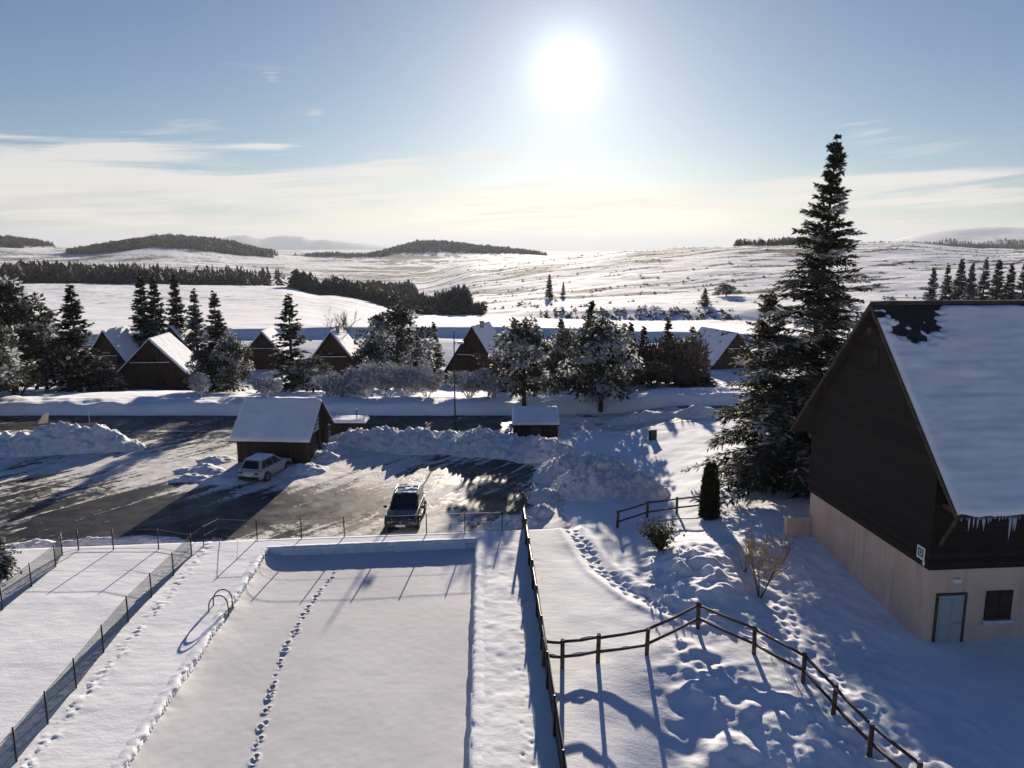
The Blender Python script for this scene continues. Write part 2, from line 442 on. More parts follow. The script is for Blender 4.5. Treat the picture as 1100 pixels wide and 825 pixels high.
def z_near(x, y):
    """ground height without small detail, out to ~130 m"""
    e = deck_edge(x)
    car = -1.1 * sstep(0.0, 1.9, y - e) + 0.1 * sstep(60, 63, y)
    # garden side
    g = 0.25 * sstep(8, 14, x) + 0.75 * sstep(24, 34, y) * sstep(9, 13.5, x) * (1 - sstep(40, 60, y))
    g = g - 0.9 * sstep(34, 52, y) * (1 - 0.6 * sstep(9, 16, x))
    g = g + 0.75 * gauss(x, y, 8.2, 30.5, 2.2, 3.6) + 0.35 * gauss(x, y, 9.5, 33.5, 2.5, 2.0)
    s = np.minimum(24.2 + 0.55 * (x - 1.5) - y, 26.8 - 1.22 * (x - 6) - y)
    g = g - 0.85 * sstep(0.0, 8.5, s) * sstep(1.2, 3.5, x)
    w = sstep(0.8, 5.0, x)
    z = car * (1 - w) + g * w
    z = z - 4.6 * sstep(73, 112, y)
    # the ploughed bank along the far side of the road
    bx = 1 - sstep(20, 26, x)
    jag = 0.7 * (fbm(x / 2.5, x * 0 + 3.1, 21, 3) - 0.5)
    b = sstep(69.0, 70.0 + jag, y) * (0.80 + 0.7 * (fbm(x / 2.2, y / 1.2, 22, 4) - 0.5)) * (1 - 0.8 * sstep(72, 78, y))
    z = z + b * bx
    return z

def Z(x, y):
    x = np.asarray(x, float); y = np.asarray(y, float)
    d = np.hypot(x, y); w = sstep(108, 150, d)
    cut = 1.7 * sstep(112, 128, d) * (1 - sstep(150.5, 153.0, d)) * (1 - sstep(45, 60, x))
    return z_near(x, y) * (1 - w) + z_far(x, np.maximum(y, 1.0)) * w - cut

def on(px, py, dz=0.0):
    """first ground point along the ray through a photo pixel"""
    d = np.array(ray(px, py))
    t = np.concatenate([np.linspace(15, 160, 3000), np.geomspace(160.1, 9000, 2500)])
    p = d[None, :] * t[:, None] + np.array([0, 0, CAMZ])
    under = p[:, 2] < Z(p[:, 0], p[:, 1])
    k = int(np.argmax(under)) if under.any() else len(t) - 1
    q = p[k]
    return Vector((q[0], q[1], float(Z(q[0], q[1])) + dz))

def gz(x, y): return float(Z(x, y))

# ---- pool outline (rim corners), seen corners first
POOL = [Vector((-10.05, 8.0)), Vector((-11.57, 34.65)), Vector((-1.67, 35.75)), Vector((-0.70, 8.0))]
def pool_inside(x, y, inset):
    """>0 well inside the outline"""
    m = np.full(np.shape(x), 99.0)
    for i in range(4):
        a, b = POOL[i], POOL[(i + 1) % 4]
        t = (b - a).normalized(); m = np.minimum(m, (x - a.x) * t.y - (y - a.y) * t.x)
    return m - inset

TRAIL = [(578, 549), (600, 560), (625, 585), (645, 612), (680, 637), (715, 652), (745, 664)]
TRAIL2 = [(752, 660), (790, 668), (840, 690), (885, 720), (930, 760), (965, 800), (985, 830)]
POOLTRAIL = [(366, 612), (353, 628), (340, 644), (327, 664), (316, 684), (306, 704), (297, 730), (290, 755), (283, 780), (277, 805), (272, 830)]

def line_dist(x, y, pts):
    best = np.full(x.shape, 1e9)
    for a, b in zip(pts[:-1], pts[1:]):
        ax, ay, bx, by = a[0], a[1], b[0], b[1]
        t = np.clip(((x - ax) * (bx - ax) + (y - ay) * (by - ay)) / ((bx - ax) ** 2 + (by - ay) ** 2 + 1e-9), 0, 1)
        best = np.minimum(best, np.hypot(x - ax - t * (bx - ax), y - ay - t * (by - ay)))
    return best

def dents(x, y, pts, step, rad, depth, spread, seed, rim=0.35):
    """footprints along a polyline: oval hollows with a pushed-up rim"""
    rnd = random.Random(seed); h = np.zeros(x.shape); side = 1
    for a, b in zip(pts[:-1], pts[1:]):
        a, b = Vector(a[:2]), Vector(b[:2]); L = (b - a).length; t = (b - a).normalized(); nrm = Vector((-t.y, t.x)); s = 0.0
        while s < L:
            side = -side
            c = a + t * (s + rnd.uniform(-.12, .12)) + nrm * (side * spread * rnd.uniform(.2, 1.5))
            rr = rad * rnd.uniform(.8, 1.25)
            k = (np.abs(x - c.x) < 3 * rr) & (np.abs(y - c.y) < 3 * rr)
            if k.any():
                ux = (x[k] - c.x) * t.x + (y[k] - c.y) * t.y; uy = (y[k] - c.y) * t.x - (x[k] - c.x) * t.y
                jit = 0.7 * (fbm(x[k] / .09, y[k] / .09, seed, 2) - .5)
                q = np.maximum(0, (ux * ux * 0.5 + uy * uy * 1.3) / rr ** 2 + jit)
                h[k] += depth * (-np.exp(-q * 1.2) + rim * rnd.uniform(.3, 1.2) * np.exp(-(np.sqrt(q) - 1.45) ** 2 * 5)) * rnd.uniform(.6, 1.2)
            s += step * rnd.uniform(.85, 1.2)
    return h

def build_ground():
    rs = [0.5, 3, 6, 9, 12, 14.5]
    r = 16.0
    while r < 46: rs.append(r); r += 0.078
    while r < 950: rs.append(r); r *= 1.0058
    while r < 26000: rs.append(r); r *= 1.03
    rs = np.array(rs)
    fine = np.arange(-38.5, 38.5, 0.155)
    a1 = np.arange(38.5, 75, 1.2); a2 = np.arange(75, 180, 6.0)
    azs = np.radians(np.concatenate([-a2[::-1], -a1[::-1], fine, a1, a2]))
    RR, AA = np.meshgrid(rs, azs, indexing='ij')
    X, Y = RR * np.sin(AA), RR * np.cos(AA)
    Zs = Z(X, Y); D = np.hypot(X, Y)
    near = D < 110
    w = np.where(near, 1 - sstep(60, 110, D), 0)
    # soft wind-blown waves over the deck, rougher snow in the garden
    deck = (1 - sstep(-1.5, 1.0, Y - deck_edge(X))) * (1 - sstep(0.8, 1.6, X))
    garden = sstep(1.2, 2.5, X)
    Zs += w * deck * (0.05 * (fbm(X / 2.6, Y / 1.6, 31, 3) - 0.5) + 0.006 * (fbm(X / .35, Y / .2, 32, 2) - .5))
    rough = fbm(X / 1.1, Y / 1.1, 33, 4) - 0.5
    Zs += w * garden * (0.16 * (fbm(X / 3.0, Y / 3.0, 34, 3) - .5) + 0.10 * rough * sstep(3, 7, X))
    # the clumpy bank below the rail fence, the mound by the thuja, the trodden ground by the house
    sbank = np.minimum(24.2 + 0.55 * (X - 1.5) - Y, 26.8 - 1.22 * (X - 6) - Y)
    cl = sstep(0, 1.5, sbank) * sstep(4.0, 6.5, X)
    Zs += cl * w * (0.75 * np.maximum(0, fbm(X / 1.6, Y / 1.6, 35, 3) - 0.45) + 0.07 * (0.5 - worley(X / .8, Y / .8, 36)) + 0.16 * (fbm(X / .5, Y / .5, 46, 4) - .5))
    mound = gauss(X, Y, 8.0, 31.0, 2.2, 3.2)
    Zs += mound * w * (0.26 * (0.55 - worley(X / 0.75, Y / 0.75, 37)) + 0.75 * (fbm(X / .7, Y / .7, 38, 3) - .5))
    walk = sstep(8, 10, X) * (1 - sstep(13.4, 14.4, X)) * sstep(17, 20, Y) * (1 - sstep(33, 36, Y))
    Zs += walk * w * (0.16 * (fbm((X + Y * .5) / .5, (Y - X * .3) / 1.5, 39, 3) - .5) - 0.06 * np.exp(-(worley(X / .40, Y / .45, 40) / .3) ** 2))
    # east side of the pool: crumbs and prints between rim and net fence
    strip = sstep(-1.4, -0.9, X) * (1 - sstep(0.9, 1.3, X)) * (1 - sstep(35.5, 36.5, Y))
    Zs += strip * w * 0.045 * (fbm(X / .4, Y / .4, 41, 4) - .5)
    tr = [on(*p) for p in TRAIL]; tr2 = [on(*p) for p in TRAIL2]
    dd = line_dist(X, Y, tr)
    Zs += w * (-0.10 * np.exp(-(dd / 0.33) ** 2) + 0.05 * np.exp(-((dd - .62) / .2) ** 2))
    Zs += w * dents(X, Y, tr, 0.27, 0.115, 0.13, 0.20, 1) + w * dents(X, Y, tr2, 0.34, 0.12, 0.11, 0.30, 2)
    pr = [(0.3, 29.5), (0.55, 26.5), (0.35, 23.5), (0.45, 20.5), (0.4, 18)]
    Zs += w * dents(X, Y, pr, 0.42, 0.08, 0.025, 0.12, 4)
    # crumbs thrown up along the left net fence
    fl = [(-14.95, 35.8), (-13.45, 15.0)]
    df = line_dist(X, Y, fl)
    Zs += w * np.exp(-((df - .42) / .26) ** 2) * 0.16 * np.maximum(0, fbm(X / .13, Y / .13, 42, 3) - 0.52)
    # hollow where the pool sits (its own mesh carries rim, walls and cover)
    ins = pool_inside(X, Y, 0.10)
    Zs = np.where(ins > 0, Zs - 1.6, Zs)
    # car park and road beds
    bed = (1 - sstep(2.0, 3.2, X)) * sstep(1.9, 2.6, Y - deck_edge(X)) * (1 - sstep(68.2, 69, Y)) * sstep(-62, -60, X)
    Zs -= bed * 0.10
    # field relief
    gr = np.where(D > 100, 1, 0) * np.clip(400 / D, 0, 1)
    Zs += gr * 0.35 * (fbm(X / 9.0, Y / 9.0, 43, 3) - .5)
    # masks
    px = 550 + 843.8 * np.tan(np.clip(AA, -1.2, 1.2))
    scrub = np.zeros_like(X)
    hill = sstep(320, 420, D) * sstep(380, 520, px + 0.05 * (D - 400)) * (1 - sstep(1800, 2300, D))
    st = fbm((X + Y * .5) / 45.0, (Y - X * .30) / 9.0, 51, 6, 0.62)
    scrub += hill * np.clip(0.44 + 4.2 * (st - 0.56), 0, 0.80)
    scrub += 0.38 * hill * np.exp(-((D - 690) / 60) ** 2) * sstep(640, 700, px) * (1 - sstep(830, 900, px))
    # left and middle fields: a few hedge lines
    lf = sstep(180, 260, D) * (1 - sstep(420, 520, px))
    scrub += lf * 0.55 * (fbm(X / 200.0, Y / 22.0, 52, 4) - 0.28) * sstep(1000, 200, 1200 - D)
    scrub += 0.34 * lf
    # woodland floors
    for (cx, cd, rx, rd) in [(205, 1700, 92, 260), (120, 1500, 46, 90), (-10, 2000, 75, 420), (465, 2100, 60, 260), (535, 2000, 55, 200)]:
        scrub += 0.95 * sstep(0.9, 0.5, np.sqrt(((px - cx) / rx) ** 2 + ((D - cd) / rd) ** 2) + 0.35 * (fbm(X / 90, Y / 90, 53, 3) - .5))
    rb = 0.9 * sstep(840, 980, px) * np.exp(-((D - 2250) / 260) ** 2); scrub += rb
    soil = np.zeros_like(X)
    soil += near * (mound * 0.36 + 0.30 * np.exp(-(dd / .4) ** 2) + 0.12 * walk)
    soil += near * 0.30 * np.exp(-((Y - deck_edge(X) - 1.4) / .8) ** 2) * (1 - sstep(0, 2, X))
    soil += near * 0.32 * sstep(72, 80, Y) * (1 - sstep(100, 108, D)) * fbm(X / 5, Y / 5, 54, 3)
    ver = sstep(2.5, 4, X) * (1 - sstep(22, 24, X)) * np.exp(-((Y - 68.0) / 1.2) ** 2) * near
    soil += ver * 0.75
    V = np.stack([X, Y, Zs], -1).reshape(-1, 3)
    Q = grid_quads(len(rs), len(azs), wrap=True)[:, ::-1]
    me = np_mesh('ground', V, Q, M['ground'], attrs={'scrub': scrub.ravel(), 'soil': soil.ravel()})
    o = link('ground', me)
    tag(o, 'snow-covered ground running from the garden to the white hills', 'ground', kind='structure')
    return o
build_ground()

# ---- distant mountains, real ridges 13 to 17 km away
def build_mountains():
    px = np.arange(60, 470, 1.5); dd = np.linspace(12500, 17500, 22)
    az = np.arctan((px - 550) / 843.8)
    peak = np.interp(px, [60, 90, 150, 168, 195, 240, 265, 280, 300, 325, 335, 350, 380, 420, 470], [0, 40, 170, 245, 215, 170, 205, 150, 165, 195, 150, 150, 95, 50, 0])
    DD, AA = np.meshgrid(dd, az, indexing='ij'); PK = np.broadcast_to(peak, DD.shape)
    X, Y = DD * np.sin(AA), DD * np.cos(AA)
    rid = fbm(X / 900, Y / 900, 61, 5, .55)
    prof = np.exp(-((DD - 14600) / 1100) ** 2)
    H = -150 + (PK * 1.3 + 150) * prof * (0.80 + 0.5 * (rid - .3)) 
    me = np_mesh('mountains', np.stack([X, Y, H], -1).reshape(-1, 3), grid_quads(len(dd), len(az))[:, ::-1], M['bluemount'])
    tag(link('mountains', me), 'faint blue mountain range on the far left horizon', 'mountains', kind='structure')
build_mountains()

# ---- car park and road sheets
def sheet(name, xs, ys, inside, snowy, lift, label, cat):
    X, Y = np.meshgrid(xs, ys, indexing='xy')
    Zs = Z(X, Y) - 0.10 + lift + 0.05 * (fbm(X / 1.5, Y / 1.5, 71, 4) - .5)
    S = snowy(X, Y)
    Zs = Zs + 0.06 * sstep(.5, .9, S) * fbm(X / .5, Y / .5, 72, 3)
    k = inside(X, Y)
    Q = grid_quads(len(ys), len(xs)); keep = k.ravel()[Q].all(1)
    Q = Q[keep]; used = np.unique(Q); remap = -np.ones(X.size, int); remap[used] = np.arange(len(used))
    me = np_mesh(name, np.stack([X, Y, Zs], -1).reshape(-1, 3)[used], remap[Q], M['asphalt'], attrs={'snowy': S.ravel()[used]})
    return tag(link(name, me), label, cat, kind='structure')

def car_snow(X, Y):
    s = np.full(X.shape, 0.62)
    for (px, py, rx, ry, a) in [(40, 560, 9, 4.5, -.30), (250, 550, 9, 4.2, -.50), (160, 575, 7, 1.6, -.35), (380, 540, 4, 3.0, -.22), (340, 530, 4, 3, -.25),
                                (515, 505, 3.5, 3, -.5), (540, 540, 2.6, 2.2, -.45), (120, 500, 10, 4, .10), (200, 490, 6, 3, .08), (60, 520, 8, 3, -.12),
                                (430, 505, 5, 4, .03), (480, 535, 2.0, 2.0, .1), (300, 585, 12, 1.2, .25), (500, 560, 4, 2, .25), (200, 462, 14, 3, -.35), (320, 505, 5.5, 5.5, .6)]:
        c = at(px, py, -1.1)
        s = s + a * gauss(X, Y, c.x, c.y, rx, ry)
    s = s + 0.9 * sstep(1.2, 2.6, X) + 0.8 * sstep(2.0, 0.3, Y - deck_edge(X) - 1.6) - 0.0
    return s
sheet('car_park', np.arange(-60, 3.2, 0.15), np.arange(33, 62.6, 0.15), lambda x, y: (y > deck_edge(x) + 2.0), car_snow, 0.07,
      'car park of dark asphalt streaked with packed snow', 'car park')
def road_snow(X, Y):
    return 0.12 + 0.75 * sstep(-1.0, 3.0, X) + 0.5 * np.exp(-((Y - 62.6) / .5) ** 2)
sheet('road', np.arange(-75, 24, 0.2), np.arange(62.55, 68.9, 0.2), lambda x, y: (y > 0), road_snow, 0.07,
      'cleared dark road running between the snow banks', 'road')

# ---- pool: rim lip, walls and snow-covered cover in one basin
def build_pool():
    root = empty('swimming_pool', (0, 0, 0), 0, 'rectangular swimming pool with its cover under flat snow', 'swimming pool')
    def lip(i, j, seed):
        a, b = POOL[i], POOL[j]; L = (b - a).length; t = (b - a).normalized(); nin = Vector((t.y, -t.x))
        n = int(L / 0.07); prof = [(-0.42, -0.03), (-0.20, 0.035), (-0.05, 0.055), (0.04, 0.03), (0.075, -0.05), (0.05, -0.12)]
        s = np.linspace(-0.05, L + 0.05, n); V = []
        wob = (0.11 if i == 0 else 0.05) * (fbm(s / .5, s * 0 + seed, 81 + seed, 3) - .5) * 2
        for k, (u, z) in enumerate(prof):
            uu = u + wob * (0.4 if k < 2 else 1.0)
            zz = z + 0.03 * (fbm(s / .3, s * 0 + k * .3, 91 + seed, 2) - .5)
            V.append(np.stack([a.x + t.x * s + nin.x * uu, a.y + t.y * s + nin.y * uu, zz], -1))
        V = np.stack(V, 0); Q = grid_quads(len(prof), n)[:, ::-1]
        link('snow_lip', np_mesh('snow_lip', V.reshape(-1, 3), Q, M['snow']), root)
    for i in range(3): lip(i, i + 1, i)
    for i in range(3):
        a, b = POOL[i], POOL[i + 1]; t = (b - a).normalized(); nin = Vector((t.y, -t.x)); mb = MB()
        mb.prism([(a.x, a.y, -0.09), (b.x, b.y, -0.09), (b.x - nin.x * .28, b.y - nin.y * .28, -0.09), (a.x - nin.x * .28, a.y - nin.y * .28, -0.09)], (0, 0, -1.2))
        mb.build('pool_wall', M['poolwall'], root)
        mb = MB(); o = nin * 0.035
        mb.prism([(a.x + o.x, a.y + o.y, -0.135), (b.x + o.x, b.y + o.y, -0.135), (b.x - nin.x * .1, b.y - nin.y * .1, -0.135), (a.x - nin.x * .1, a.y - nin.y * .1, -0.135)], (0, 0, 0.05))
        mb.build('coping', M['coping'], root)
    xs = np.arange(-11.9, -0.4, 0.05); ys = np.arange(8, 35.9, 0.05)
    X, Y = np.meshgrid(xs, ys, indexing='xy')
    H = -0.40 + 0.03 * (fbm(X / 3, Y / 3, 82, 3) - .5) + 0.006 * (fbm(X / .25, Y / .25, 83, 2) - .5)
    pts = [at(p[0], p[1], -0.55) for p in POOLTRAIL]
    H += dents(X, Y, pts, 0.42, 0.07, 0.055, 0.05, 7, rim=0.8)
    rim = pool_inside(X, Y, 0)
    H += 0.07 * np.exp(-np.maximum(rim, 0) / 0.16) * fbm(X / .6, Y / .6, 84, 2)
    wl = X - (POOL[0].x + (Y - POOL[0].y) * (POOL[1].x - POOL[0].x) / (POOL[1].y - POOL[0].y))
    H += (0.20 + 0.14 * fbm(X / 1.2, Y / 1.2, 85, 3)) * np.exp(-np.maximum(wl, 0) / 0.45)
    Q = grid_quads(len(ys), len(xs)); keep = (rim > -0.1).ravel()[Q].all(1); Q = Q[keep]
    used = np.unique(Q); rm = -np.ones(X.size, int); rm[used] = np.arange(len(used))
    link('snow_cover', np_mesh('snow_cover', np.stack([X, Y, H], -1).reshape(-1, 3)[used], rm[Q], M['poolsnow']), root)
build_pool()

# ---- ploughed snow heaps: irregular lumps over the ground
def snow_heap(label, blobs, seed, chunk=0.9, rough=1.0, step=0.14, group=None):
    """blobs: (x, y, height, radius_x, radius_y)"""
    x0 = min(b[0] - 1.9 * b[3] for b in blobs); x1 = max(b[0] + 1.9 * b[3] for b in blobs)
    y0 = min(b[1] - 1.9 * b[4] for b in blobs); y1 = max(b[1] + 1.9 * b[4] for b in blobs)
    X, Y = np.meshgrid(np.arange(x0, x1, step), np.arange(y0, y1, step), indexing='xy')
    wx = X + 0.9 * (fbm(X / 1.8, Y / 1.8, seed + 3, 3) - .5); wy = Y + 0.9 * (fbm(X / 1.8, Y / 1.8, seed + 7, 3) - .5)
    h = np.zeros_like(X)
    for (bx, by, bh, rx, ry) in blobs:
        q = np.sqrt(((wx - bx) / rx) ** 2 + ((wy - by) / ry) ** 2)
        h = np.maximum(h, bh * np.clip(1.25 - q, 0, 1) ** 0.8)
    m = sstep(0.0, 0.5, h)
    h = h + m * rough * (0.55 * (0.5 - worley(X / chunk, Y / chunk, seed)) + 0.28 * (0.5 - worley(X / (chunk * .42), Y / (chunk * .42), seed + 9)) + 0.5 * (fbm(X / 1.3, Y / 1.3, seed + 5, 4) - .5))
    Zs = Z(X, Y) - 0.12 + np.where(h > 0.02, h, -0.15)
    Q = grid_quads(X.shape[0], X.shape[1]); keep = (h > 0.0).ravel()[Q].any(1); Q = Q[keep]
    used = np.unique(Q); rm = -np.ones(X.size, int); rm[used] = np.arange(len(used))
    o = link('snow_heap', np_mesh('snow_heap', np.stack([X, Y, Zs], -1).reshape(-1, 3)[used], rm[Q], M['plough'], smooth=True))
    return tag(o, label, 'snow heap', group)
# ================================================================== VEGETATION
def _rot_frame(az, pitch):
    """branch frame: along (d), side (s), up (u)"""
    d = np.array([math.cos(az) * math.cos(pitch), math.sin(az) * math.cos(pitch), math.sin(pitch)])
    s = np.array([-math.sin(az), math.cos(az), 0.0]); u = np.cross(d, s)
    return d, s, u

def conifer_mesh(h, r, seed, whorls=28, per=6, clumps=9, leaf=(0.16, 0.5), shape=0.85, base=0.06, droop=0.35, frost=0.12,
                 ragged=0.3, gap=0.0, foliage='needle', bias=None, spray=3, sub=False):
    """branch whorls carrying many narrow drooping needle sprays; returns crown mesh and trunk mesh"""
    rnd = np.random.RandomState(seed); V = []; MI = []
    limbs = MB()
    for w in range(whorls):
        t = (w + rnd.rand() * .8) / whorls; t = t ** 0.92
        zb = h * (base + (1 - base) * t)
        env = r * ((1 - t) ** shape) + 0.03 * r
        if gap and rnd.rand() < gap: continue
        k = max(3, int(round(per * (1 - .35 * t)))); zb0 = zb
        a0 = rnd.rand() * 6.28
        for b in range(k):
            az = a0 + 6.283 * b / k + rnd.randn() * .35
            L = env * (1 - ragged * rnd.rand() * 1.3)
            if rnd.rand() < 0.10: L *= 1.22
            if bias is not None: L *= 1 + bias[1] * math.cos(az - bias[0])
            pit = 0.28 + 0.5 * t - droop * (1 - t) + rnd.randn() * .09
            d, s, u = _rot_frame(az, pit)
            fb = rnd.uniform(.6, .95) if rnd.rand() < frost else rnd.uniform(.0, .10)
            p0 = np.array([0, 0, zb0 + rnd.randn() * .022 * h])
            if sub and L > 0.8:
                q = [p0 + d * (L * f) + np.array([0, 0, -droop * .55 * L * f * f]) for f in (0, .35, .7, .95)]
                limbs.tube([tuple(x) for x in q], [0.05 * (.4 + L / r), 0.035 * (.4 + L / r), .02, .008], 4)
            n = max(3, int(clumps * (0.35 + 0.65 * L / max(r, .01))))
            for c in range(n):
                f = (c + rnd.rand()) / n; f = 0.12 + 0.9 * f
                sag = -droop * .55 * L * f * f
                c0 = p0 + d * (L * f) + np.array([0, 0, sag])
                wd = L * 0.30 * (1.05 - f * .75)
                for q in range(spray):
                    off = s * rnd.uniform(-1, 1) * wd + np.array([0, 0, rnd.uniform(-.06, .03) * L * .5])
                    a = c0 + off * .35
                    dirv = d * rnd.uniform(.3, 1) + s * np.sign(np.dot(off, s)) * rnd.uniform(.2, 1.0) + np.array([0, 0, rnd.uniform(-.75, .15)])
                    dirv /= np.linalg.norm(dirv)
                    ll = leaf[1] * rnd.uniform(.55, 1.25) * (.55 + .45 * (1 - t)); ww = leaf[0] * rnd.uniform(.6, 1.3)
                    side = np.cross(dirv, np.array([rnd.randn() * .5, rnd.randn() * .5, 1.0])); side /= (np.linalg.norm(side) + 1e-9)
                    e = a + off * .65 + dirv * ll
                    m = (a + e) * .5 + np.array([0, 0, .04 * ll])
                    V.append((a, m + side * ww, e, m - side * ww))
                    MI.append(1 if rnd.rand() < fb * (.25 + .9 * f) else 0)
    # leader at the top
    for q in range(10):
        z = h * (0.96 + .05 * q / 10); az = rnd.rand() * 6.28; l = 0.06 * r * (1 - q / 11) + .03
        a = np.array([0, 0, z]); e = a + np.array([math.cos(az) * l, math.sin(az) * l, l * .7])
        sd = np.array([-math.sin(az), math.cos(az), 0]) * leaf[0] * .4
        V.append((a - sd, e, a + sd, a + np.array([0, 0, .05 * h * .4]))); MI.append(0)
    A = np.array(V).reshape(-1, 3); Q = np.arange(len(A)).reshape(-1, 4)
    crown = np_mesh('crown', A, Q, [M[foliage], M['frost']], MI, smooth=False)
    tr = MB(); rr = max(0.05, h * 0.017)
    tr.tube([(0, 0, -.5), (0, 0, .1 * h), (0, 0, .5 * h), (0, 0, .97 * h)], [rr * 1.35, rr, rr * .62, rr * .1], 8)
    if limbs.v: tr.add(limbs.v, limbs.f)
    return crown, tr.mesh('trunk', M['bark'], smooth=True)

def pine_mesh(h, r, seed, pads=34, leaf=(0.16, 0.42), frost=0.25, foliage='needle', dens=55, hang=0.0, low=.14):
    """broad irregular crown: pads of needles at the ends of bent limbs"""
    rnd = np.random.RandomState(seed); V = []; MI = []; limbs = MB()
    rr = 0.02 * h
    limbs.tube([(0, 0, -.5), (.1, 0, .3 * h), (-.1, .1, .65 * h), (.05, 0, .96 * h)], [rr * 1.3, rr, rr * .7, rr * .2], 7)
    for k in range(pads):
        t = low + (.98 - low) * (k + rnd.rand()) / pads
        az = k * 2.4 + rnd.randn() * .4
        env = r * (math.sin(PI * min(1, (t * .86 + .12))) ** .75) * rnd.uniform(.35, 1.2)
        c = np.array([math.cos(az) * env, math.sin(az) * env, h * t + rnd.randn() * .25])
        limbs.tube([(0, 0, max(.2, h * t - .25 * env)), (c[0] * .55, c[1] * .55, c[2] - .12 * env), tuple(c)], [.06, .045, .015], 4)
        pr = r * rnd.uniform(.17, .40)
        fr = rnd.uniform(.7, .95) if rnd.rand() < frost else rnd.uniform(.0, .12)
        for q in range(dens):
            p = rnd.randn(3); p /= np.linalg.norm(p) + 1e-9
            o = c + p * np.array([pr, pr, pr * (.6 + .6 * hang)]) * rnd.rand() ** .4 - np.array([0, 0, hang * pr * .9 * (p[0] ** 2 + p[1] ** 2)])
            dv = p + rnd.randn(3) * .5 + np.array([0, 0, .1 - 1.5 * hang]); dv /= np.linalg.norm(dv)
            sd = np.cross(dv, rnd.randn(3)); sd /= np.linalg.norm(sd) + 1e-9
            ll = leaf[1] * rnd.uniform(.6, 1.2); ww = leaf[0] * rnd.uniform(.6, 1.2)
            m = o + dv * ll * .5
            V.append((o, m + sd * ww, o + dv * ll, m - sd * ww)); MI.append(1 if rnd.rand() < fr else 0)
    A = np.array(V).reshape(-1, 3)
    return (np_mesh('crown', A, np.arange(len(A)).reshape(-1, 4), [M[foliage], M['frost']], MI, smooth=False),
            limbs.mesh('trunk', M['bark'], smooth=True))

def twig_mesh(h, r, seed, stems=1, levels=4, split=4, up=0.6, thick=0.05, minr=0.008, curl=0.35):
    """bare branching: returns (trunk mesh, twigs mesh) as thin three-sided rods"""
    rnd = random.Random(seed); trunk = MB(); twigs = MB()
    def grow(p, d, L, rad, lv):
        q = p.copy(); pts = [p.copy()]; dd = d.copy()
        for k in range(3):
            dd = (dd + Vector((rnd.uniform(-1, 1), rnd.uniform(-1, 1), rnd.uniform(-.6, 1) * up)) * curl * .45).normalized()
            q = q + dd * (L / 3); pts.append(q.copy())
        (trunk if lv == 0 else twigs).tube(pts, [rad, rad * .85, rad * .7, rad * .5], 6 if lv == 0 else 3, cap=False)
        if lv >= levels: return
        for s in range(split + (1 if lv > 0 else 2)):
            f = rnd.uniform(.35, 1.0); i = min(2, int(f * 3)); base = pts[i].lerp(pts[i + 1], f * 3 - i)
            side = Vector((rnd.uniform(-1, 1), rnd.uniform(-1, 1), rnd.uniform(-.25, .7)))
            nd = (dd * .55 + side * .8 + Vector((0, 0, up * .25))).normalized()
            grow(base, nd, L * rnd.uniform(.42, .66), max(minr, rad * .5), lv + 1)
    for s in range(stems):
        a = rnd.uniform(0, 6.28); sp_ = r * .08 if stems > 1 else 0
        p = Vector((math.cos(a) * sp_ * rnd.random(), math.sin(a) * sp_ * rnd.random(), -.15))
        d = Vector((math.cos(a) * (.55 if stems > 1 else .08), math.sin(a) * (.55 if stems > 1 else .08), 1)).normalized()
        grow(p, d, h * rnd.uniform(.45, .58), thick * rnd.uniform(.8, 1.1), 0)
    return trunk, twigs

PROTO = {}
def proto(kind):
    if kind in PROTO: return PROTO[kind]
    if kind == 'spruce': m = conifer_mesh(10, 2.3, 11, 25, 9, 14, (.12, .48), .85, frost=.26, ragged=.42, spray=4)
    elif kind == 'spruce2': m = conifer_mesh(10, 2.0, 12, 23, 9, 13, (.12, .48), .9, frost=.36, ragged=.5, spray=4)
    elif kind == 'narrow': m = conifer_mesh(10, 1.5, 13, 28, 9, 11, (.12, .44), .75, frost=.18, ragged=.42, spray=4)
    elif kind == 'frosted': m = conifer_mesh(10, 2.9, 14, 22, 9, 16, (.12, .48), .66, droop=.7, frost=.72, ragged=.55, spray=4)
    elif kind == 'frosted2': m = conifer_mesh(10, 2.7, 15, 20, 9, 16, (.12, .48), .55, droop=.8, frost=.66, ragged=.6, spray=4)
    elif kind == 'pine': m = pine_mesh(10, 3.6, 16, 58, (.16, .5), frost=.22, dens=120)
    elif kind == 'pine2': m = pine_mesh(10, 4.2, 17, 60, (.16, .5), frost=.46, dens=120)
    elif kind == 'leaning': m = conifer_mesh(10, 2.0, 18, 34, 7, 10, (.12, .46), .7, droop=.45, frost=.36, ragged=.5, gap=.12, spray=4)
    elif kind == 'hanging': m = pine_mesh(10, 3.0, 19, 44, (.13, .55), frost=.42, dens=120, hang=.8, low=.22)
    elif kind == 'hanging2': m = pine_mesh(10, 3.2, 20, 38, (.13, .55), frost=.60, dens=120, hang=1.0, low=.30)
    PROTO[kind] = m
    return m

